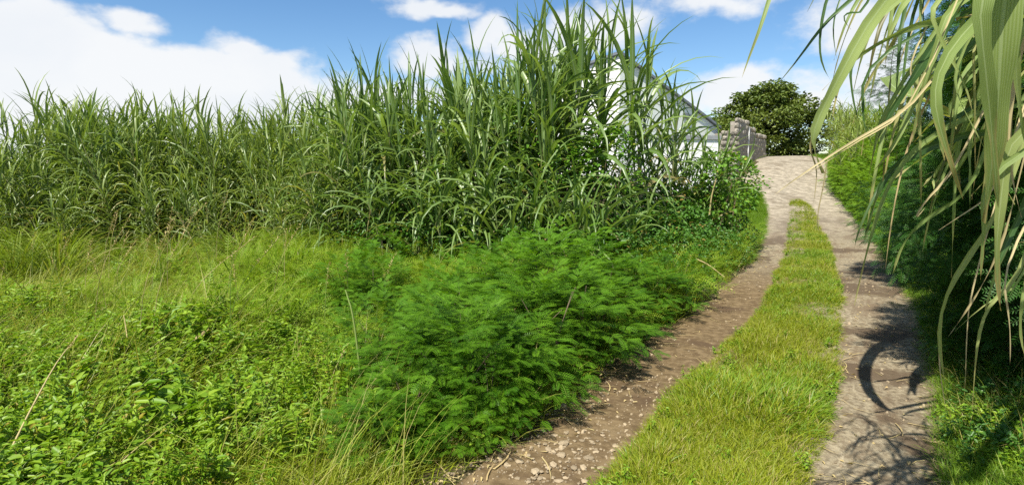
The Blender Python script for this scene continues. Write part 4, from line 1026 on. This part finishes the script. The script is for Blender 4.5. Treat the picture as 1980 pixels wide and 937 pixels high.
hang(1, [(1720, 200, 1.55), (1700, 245, 1.55), (1690, 290, 1.56), (1680, 340, 1.6)], .022, rnd=.5)
hang(1, [(1768, 90, 1.5), (1765, 150, 1.5), (1760, 210, 1.5)], .014, mat=DRY)
# leaves against the sky
hang(3, [(1760, -60, 1.45), (1705, 0, 1.4), (1655, 85, 1.36), (1612, 170, 1.34), (1578, 232, 1.33), (1566, 268, 1.33), (1574, 300, 1.34), (1592, 335, 1.36)], .072, rnd=.75, tw_end=.7)
hang(3, [(1700, 20, 1.5), (1650, 100, 1.5), (1622, 160, 1.5), (1610, 225, 1.5)], .034, rnd=.6)
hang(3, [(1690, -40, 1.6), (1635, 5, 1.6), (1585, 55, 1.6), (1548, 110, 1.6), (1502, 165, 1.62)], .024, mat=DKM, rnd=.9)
hang(3, [(1560, -140, 1.5), (1500, -40, 1.45), (1478, 35, 1.42), (1452, 100, 1.42), (1434, 152, 1.43)], .026, rnd=.6)
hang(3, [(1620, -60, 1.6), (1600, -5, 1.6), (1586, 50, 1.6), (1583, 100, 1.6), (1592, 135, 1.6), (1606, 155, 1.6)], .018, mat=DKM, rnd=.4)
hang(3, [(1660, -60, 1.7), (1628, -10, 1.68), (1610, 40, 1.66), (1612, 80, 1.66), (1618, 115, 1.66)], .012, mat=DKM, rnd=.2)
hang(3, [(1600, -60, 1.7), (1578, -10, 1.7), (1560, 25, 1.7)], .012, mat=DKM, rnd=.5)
hang(3, [(1790, -40, 1.5), (1748, 0, 1.48), (1728, 50, 1.47), (1714, 95, 1.47)], .040, rnd=.8)
hang(3, [(1680, 10, 1.7), (1660, 20, 1.7), (1625, 30, 1.7), (1645, 57, 1.7)], .016, mat=DKM)
hang(3, [(1660, 95, 1.6), (1645, 140, 1.6), (1650, 200, 1.6), (1665, 250, 1.6)], .018, mat=DKM)
hang(3, [(1680, 110, 1.6), (1672, 190, 1.6), (1668, 240, 1.6), (1690, 285, 1.6)], .018, mat=DKM)
hang(1, [(1900, 60, 1.6), (1860, 110, 1.6), (1820, 160, 1.6), (1780, 190, 1.6), (1740, 230, 1.6)], .026, mat=DKM)
hang(3, [(1572, 250, 1.34), (1566, 290, 1.35), (1580, 330, 1.36), (1572, 400, 1.38)], .012, mat=DRY, root=False)
# long withered blade across the ramp
hang(1, [(1800, 185, 1.35), (1740, 222, 1.3), (1680, 255, 1.28), (1620, 290, 1.27), (1565, 328, 1.27), (1520, 358, 1.28), (1496, 378, 1.28)], .017, mat=DRY, rnd=.6)
hang(1, [(1790, 195, 1.35), (1700, 245, 1.3), (1640, 285, 1.28), (1590, 318, 1.27), (1535, 352, 1.27)], .010, mat=DRY, rnd=.8)
hang(3, [(1600, 305, 1.36), (1592, 360, 1.38), (1580, 420, 1.4), (1585, 455, 1.42)], .009, mat=DRY, root=False)
# lower leaves
hang(2, [(1800, 262, 1.8), (1772, 285, 1.78), (1735, 325, 1.75), (1706, 375, 1.74), (1684, 455, 1.74), (1664, 530, 1.75), (1652, 590, 1.76)], .034, rnd=.55, twist=.3)
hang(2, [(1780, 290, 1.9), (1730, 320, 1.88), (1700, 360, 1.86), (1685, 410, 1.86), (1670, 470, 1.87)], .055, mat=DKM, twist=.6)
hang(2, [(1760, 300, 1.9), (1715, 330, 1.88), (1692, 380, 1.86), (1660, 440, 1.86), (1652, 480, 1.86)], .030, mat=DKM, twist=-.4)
hang(2, [(1900, 350, 1.7), (1850, 385, 1.68), (1790, 420, 1.66), (1748, 460, 1.66), (1732, 505, 1.66), (1722, 548, 1.67)], .030, rnd=.1, twist=.5)
hang(2, [(1960, 350, 1.5), (1925, 420, 1.48), (1880, 485, 1.46), (1838, 540, 1.45), (1812, 605, 1.45), (1812, 670, 1.46), (1826, 730, 1.47), (1838, 805, 1.5)], .036, rnd=.35, twist=.4, dark=.15)
hang(2, [(1962, 380, 1.5), (1938, 470, 1.48), (1900, 550, 1.47), (1862, 610, 1.47), (1830, 655, 1.48)], .028, mat=DRY, rnd=.1, twist=.6)
hang(2, [(1890, 520, 1.5), (1874, 590, 1.5), (1868, 670, 1.5), (1866, 780, 1.52)], .012, mat=DRY)
hang(2, [(1990, 520, 1.5), (1935, 560, 1.48), (1898, 610, 1.47), (1886, 690, 1.47), (1880, 790, 1.5)], .024, rnd=.5, dark=.2)
hang(2, [(1945, 500, 1.4), (1946, 570, 1.4), (1954, 640, 1.4), (1953, 705, 1.42)], .016, mat=DRY)
hang(2, [(1990, 520, 1.4), (1974, 590, 1.4), (1972, 650, 1.42), (1985, 700, 1.42)], .022, rnd=.4)
hang(2, [(1935, 340, 1.4), (1905, 385, 1.4), (1860, 415, 1.4), (1815, 445, 1.42)], .014, mat=DRY, rnd=.9)
hang(2, [(1990, 520, 1.6), (1950, 560, 1.6), (1900, 590, 1.6), (1846, 640, 1.6)], .013, rnd=.7)
hang(2, [(1850, 330, 1.6), (1800, 370, 1.6), (1764, 430, 1.6), (1790, 400, 1.6)], .02, mat=DRY, rnd=.2)
hang(2, [(1820, 620, 1.5), (1816, 700, 1.5), (1830, 800, 1.52)], .010, mat=DRY, root=False)
hang(0, [(1955, 250, 1.2), (1945, 330, 1.2), (1930, 420, 1.2), (1925, 520, 1.22), (1935, 600, 1.25)], .05, rnd=.5, dark=.1)
hang(0, [(1960, 150, 1.25), (1950, 260, 1.25), (1955, 340, 1.25), (1975, 420, 1.26)], .024, mat=DRY)
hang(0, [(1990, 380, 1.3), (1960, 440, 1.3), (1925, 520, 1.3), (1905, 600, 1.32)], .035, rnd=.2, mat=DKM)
hang(0, [(1912, 330, 1.2), (1905, 400, 1.2), (1900, 470, 1.22), (1896, 540, 1.24)], .03, rnd=.45)
# thinner leaves and split strips between the broad ones
rh = np.random.default_rng(91)
for k in range(36):
    x0, y0, d0 = rh.uniform(1690, 1985), rh.uniform(-60, 260), rh.uniform(1.6, 2.5)
    dx, ln = rh.uniform(-95, 15), rh.uniform(150, 330)
    hang(int(rh.integers(0, 4)), [(x0, y0, d0), (x0 + dx * .45, y0 + ln * .3, d0 - .03), (x0 + dx * .8, y0 + ln * .65, d0 - .03), (x0 + dx, y0 + ln, d0)], rh.uniform(.018, .040), rnd=rh.random(), twist=rh.normal(0, .7), tw_end=rh.normal(0, .9), mat=(DRY if k % 8 == 0 else DKM if k % 3 == 0 else None), dark=float(rh.random() < .3) * rh.uniform(.2, .6))
# further canes of the same row, beside and behind the camera, arch over the track too (they cast the shadows on the right rut)
OV = [cane_variant(600 + s, M['near'], nst=3, h=2.3, nl=10, L=1.2, W=.05, spread=.15, erect=.5, lean=.10) for s in range(3)]
for k, (x, y, s, tl) in enumerate([(2.0, .75, 1.0, -.12), (2.75, 1.35, 1.05, -.1), (3.2, 2.3, 1.0, -.08)]):
    put_cane(OV[k % 3], 'roadside_cane', 'tall cane in the roadside row just outside the picture edge', (x, y, terrain(x, y) - .03), k * 1.9, s, 'roadside cane row', (0, tl))

# added cane, its leaves shaped to throw the arc shadows on the right rut
t = thing('roadside_cane', 'added cane with leaves shaped to cast the curled shadow on the concrete rut', 'cane', (3.05, 2.35, terrain(3.05, 2.35) - .03), 0, 'roadside cane row')
mb = MB(); tube(mb, catmull([(0, 0, -.05), (.02, .1, 1.2), (-.05, .35, 2.35)], 12), np.linspace(.016, .009, 12), 7); obj('stalk', mb.mesh('stalk', M['stalk']), t)
sv = np.array([ts.x, ts.y, ts.z]) / ts.z
for pts, w in [([(1830, 640, 2.3), (1760, 648, 2.3), (1695, 668, 2.22), (1668, 710, 2.1), (1680, 760, 2.0), (1720, 795, 1.9), (1765, 800, 1.82)], .24), ([(1835, 668, 2.2), (1780, 668, 2.15), (1725, 672, 2.1), (1700, 680, 2.05)], .12),
               ([(1840, 700, 2.1), (1800, 705, 2.05), (1765, 735, 1.9), (1770, 765, 1.8)], .26), ([(1860, 850, 2.2), (1800, 838, 2.15), (1740, 838, 2.1), (1690, 845, 2.05)], .09),
               ([(1880, 900, 2.2), (1820, 880, 2.15), (1770, 885, 2.1), (1720, 900, 2.05)], .13), ([(1880, 930, 2.2), (1830, 915, 2.15), (1790, 925, 2.1), (1765, 940, 2.05)], .13)]:
    P = [np.array([0, .35, 2.3])]
    for (px, py, h) in pts:
        g_ = ground(px, py); P.append(g_ + sv * h - np.array([3.05, 2.35, float(terrain(3.05, 2.35))]))
    obj('leaf', leaf_path(P, w, n=22, ref=(.1, .2, 1), rnd=.4), t)
ra = np.random.default_rng(2)
for k in range(16):
    ex, ey = ra.uniform(1690, 1840), ra.uniform(655, 800); h = ra.uniform(1.6, 2.2)
    o_ = np.array([3.05, 2.35, float(terrain(3.05, 2.35))]); e_ = ground(ex, ey) + sv * h - o_; b_ = np.array([0, .35, 2.0 + .35 * ra.random()])
    m_ = (e_ + b_) / 2 + np.array([ra.normal(0, .12), ra.normal(0, .12), .25])
    obj('leaf', leaf_path([b_, m_, e_, e_ + np.array([ra.normal(-.05, .12), ra.normal(0, .12), -.18])], ra.uniform(.06, .11), n=18, ref=(.1, .2, 1), rnd=.4), t)

# ------------------------------------------------------------------ stones, gravel, dry stalks
ST = [rock_mesh(900 + s, 1.05, .8, .36, M['stone'], 1, 'stone') for s in range(7)]
rs = np.random.default_rng(21)
big = [(1090, 857, 26), (1035, 912, 22), (1020, 880, 15), (1005, 893, 18), (980, 898, 14), (1138, 885, 22), (1085, 880, 22), (1070, 896, 16), (1110, 905, 18), (1128, 905, 16), (1152, 872, 14), (1060, 870, 14), (1190, 865, 12), (1160, 905, 14), (1080, 930, 20), (1130, 930, 15), (1045, 925, 14), (1185, 886, 12), (1205, 880, 12), (1095, 838, 12),
       (1125, 850, 12), (1215, 842, 10), (1000, 925, 12), (1022, 930, 11), (1165, 835, 10), (1248, 820, 10), (1105, 868, 11), (1060, 905, 12), (1170, 920, 12), (1072, 842, 13)]
extra = [(rs.uniform(960, 1230), rs.uniform(830, 945), rs.uniform(5, 10)) for _ in range(110)]
for k, (px, py, wpx) in enumerate(big + extra):
    p = ground(px, py); 
    if p[0] < XL(p[1]) + .03 or p[0] > XML(p[1]): continue
    s = wpx / FOC * math.hypot(p[1], 1.6)
    o = obj('stone', ST[int(rs.integers(0, 7))], None, (p[0], p[1], float(track_z(p[0], p[1])) + s * .06), (rs.normal(0, .12), rs.normal(0, .12), rs.random() * 6.28), s)
    if k == 0: tag(o, 'largest flat tan stone near the shade edge in the dirt rut', 'stone', 'stones in the dirt rut')
    elif k == 1: tag(o, 'pale rounded stone lying lowest among the larger stones of the rut', 'stone', 'stones in the dirt rut')
    else: tag(o, 'flat tan stone about fist size lying in the stony dirt rut' if wpx > 10.5 else 'small tan stone chip lying in the stony dirt rut', 'stone', 'fist size stones in the dirt rut' if wpx > 10.5 else 'stone chips in the dirt rut')
gr = source('gravel', [rock_mesh(950 + s, 1, .8, .6, M['stone'], 1, 'pebble') for s in range(4)])
n = 5200; Y = 2.2 + 9 * rs.random(n) ** 2.0; u = rs.random(n)
X = np.where(rs.random(n) < .62, XL(Y) + (XML(Y) - XL(Y)) * u, XMR(Y) + (XR(Y) - XMR(Y)) * u)
dens = np.where(X < XML(Y), .25 + .75 * (Y < 4.2), .35); k = rs.random(n) < dens; X, Y = X[k], Y[k]
scatter('gravel', 'loose tan gravel scattered along the wheel ruts', 'gravel', gr, np.stack([X, Y, track_z(X, Y) + .001], -1), rs.normal(0, 1, (len(X), 3)), rs.gamma(2.0, .0055, len(X)) + .004, rs.integers(0, 4, len(X)))

lit = MB(); n = 900
Yl = 2.4 + 10 * rs.random(n) ** 1.6; sd = rs.random(n); Xl = np.where(sd < .5, XL(Yl) + rs.gamma(1.3, .14, n), np.where(sd < .8, XR(Yl) - rs.gamma(1.3, .16, n), XMR(Yl) + rs.gamma(1.2, .12, n)))
Pl = np.stack([Xl, Yl, track_z(Xl, Yl) + .008], -1)
blades(lit, Pl[:500], rs.random(500) * 6.28, rs.uniform(-.02, .12, 500), rs.uniform(-.1, .25, 500), rs.uniform(.04, .26, 500), rs.uniform(.003, .010, 500), S=4, prof=prof_grass, across=2, dry=rs.random(500) * .6, curl=rs.normal(0, .6, 500))
ovals(lit, Pl[500:], rs.random(400) * 6.28, rs.uniform(-.05, .15, 400), rs.normal(0, .3, 400), rs.uniform(.015, .04, 400), rs.uniform(.008, .02, 400), dry=rs.random(400) * .7)
tag(obj('leaf_litter', lit.mesh('leaf_litter', M['straw'])), 'dry straw and leaf litter along the rut edges', 'leaf litter', kind='stuff')

def straw(pts, rad, mat, lab, grp, name='grass_stalk', head=True):
    P = np.array([at(*p) for p in pts]); b = P[0].copy()
    t = thing(name, lab, 'grass stalk', tuple(b), 0, grp)
    mb = MB(); tube(mb, catmull(P - b, 10), np.linspace(rad, rad * .5, 10), 4); obj('stem', mb.mesh('stem', mat), t)
    if head:
        mb = MB(); d = (P[-1] - P[-2]); d /= np.linalg.norm(d); n = 14
        ovals(mb, (P[-1] - b) - d * np.linspace(0, .12, n)[:, None], rs.random(n) * 6.28, rs.uniform(.4, 1.2, n), 0, .022, .006, dry=.5); obj('seed_head', mb.mesh('seed_head', M['straw']), t)
    return t
straw([(25, 860, 2.7), (60, 790, 2.9), (110, 700, 3.2), (150, 650, 3.4)], .006, M['straw'], 'thick pale straw stalk leaning across the near leafy corner', None)
straw([(700, 790, 3.7), (694, 700, 3.75), (682, 610, 3.8), (668, 560, 3.85)], .010, M['gstem'], 'thick upright green cane shoot in front of the mimosa bushes', None, head=False)
straw([(630, 780, 3.7), (645, 720, 3.8), (672, 665, 3.9)], .0035, M['straw'], 'thin pale stalk beside the upright green cane shoot', None)
straw([(725, 775, 3.7), (785, 740, 3.8), (845, 703, 3.9)], .004, M['straw'], 'thin dry twig lying slantwise over the mimosa bush', None, 'dry_twig', False)
straw([(130, 900, 2.4), (220, 800, 2.8), (330, 690, 3.3), (400, 640, 3.6)], .003, M['gstem'], 'long thin green grass stem slanting over the leafy corner', None)
straw([(246, 652, 4.2), (243, 630, 4.25), (239, 608, 4.3)], .006, M['straw'], 'short broken straw stub standing in the yellow grass', None, head=False)
straw([(1345, 500, 7.6), (1370, 512, 7.5), (1400, 535, 7.4)], .012, M['straw'], 'pale dry cane stem lying at the verge by the dark hollow', None, 'dry_cane_stem', False)
straw([(1372, 415, 9.6), (1376, 380, 9.6), (1385, 345, 9.6)], .016, M['straw'], 'pale upright dry cane stems under the creeper heap', None, 'dry_cane_stem', False)
for k in range(46):
    px = rs.uniform(-20, 420) if k < 36 else rs.uniform(420, 850); Y = rs.uniform(4.2, 9.5); X = (px - 990) / FOC * Y
    if X > XL(Y) - .4: continue
    g = float(terrain(X, Y)); h = rs.uniform(.7, 1.25); dx, dy = rs.normal(.25, .25), rs.normal(0, .2)
    t = thing('grass_stalk', 'slender flowering grass stem standing out of the yellowing long grass' if k < 36 else 'slender flowering grass stem among the feathery plants', 'grass stalk', (X, Y, g), 0, 'flowering stems in the long grass' if k < 36 else 'flowering stems in the feathery plants')
    mb = MB(); P = catmull([[0, 0, -.03], [dx * .3, dy * .3, h * .55], [dx, dy, h]], 8); tube(mb, P, np.linspace(.003, .0016, 8), 4); obj('stem', mb.mesh('stem', M['straw'] if k % 2 else M['gstem']), t)
    mb = MB(); n = 24; q = np.linspace(.72, 1, n) * 7; i0 = np.minimum(q.astype(int), 6); B = P[i0] + (P[i0 + 1] - P[i0]) * (q - i0)[:, None]
    ovals(mb, B, rs.random(n) * 6.28, rs.uniform(.2, 1.2, n), 0, .03, .006, dry=.3); obj('seed_head', mb.mesh('seed_head', M['straw']), t)
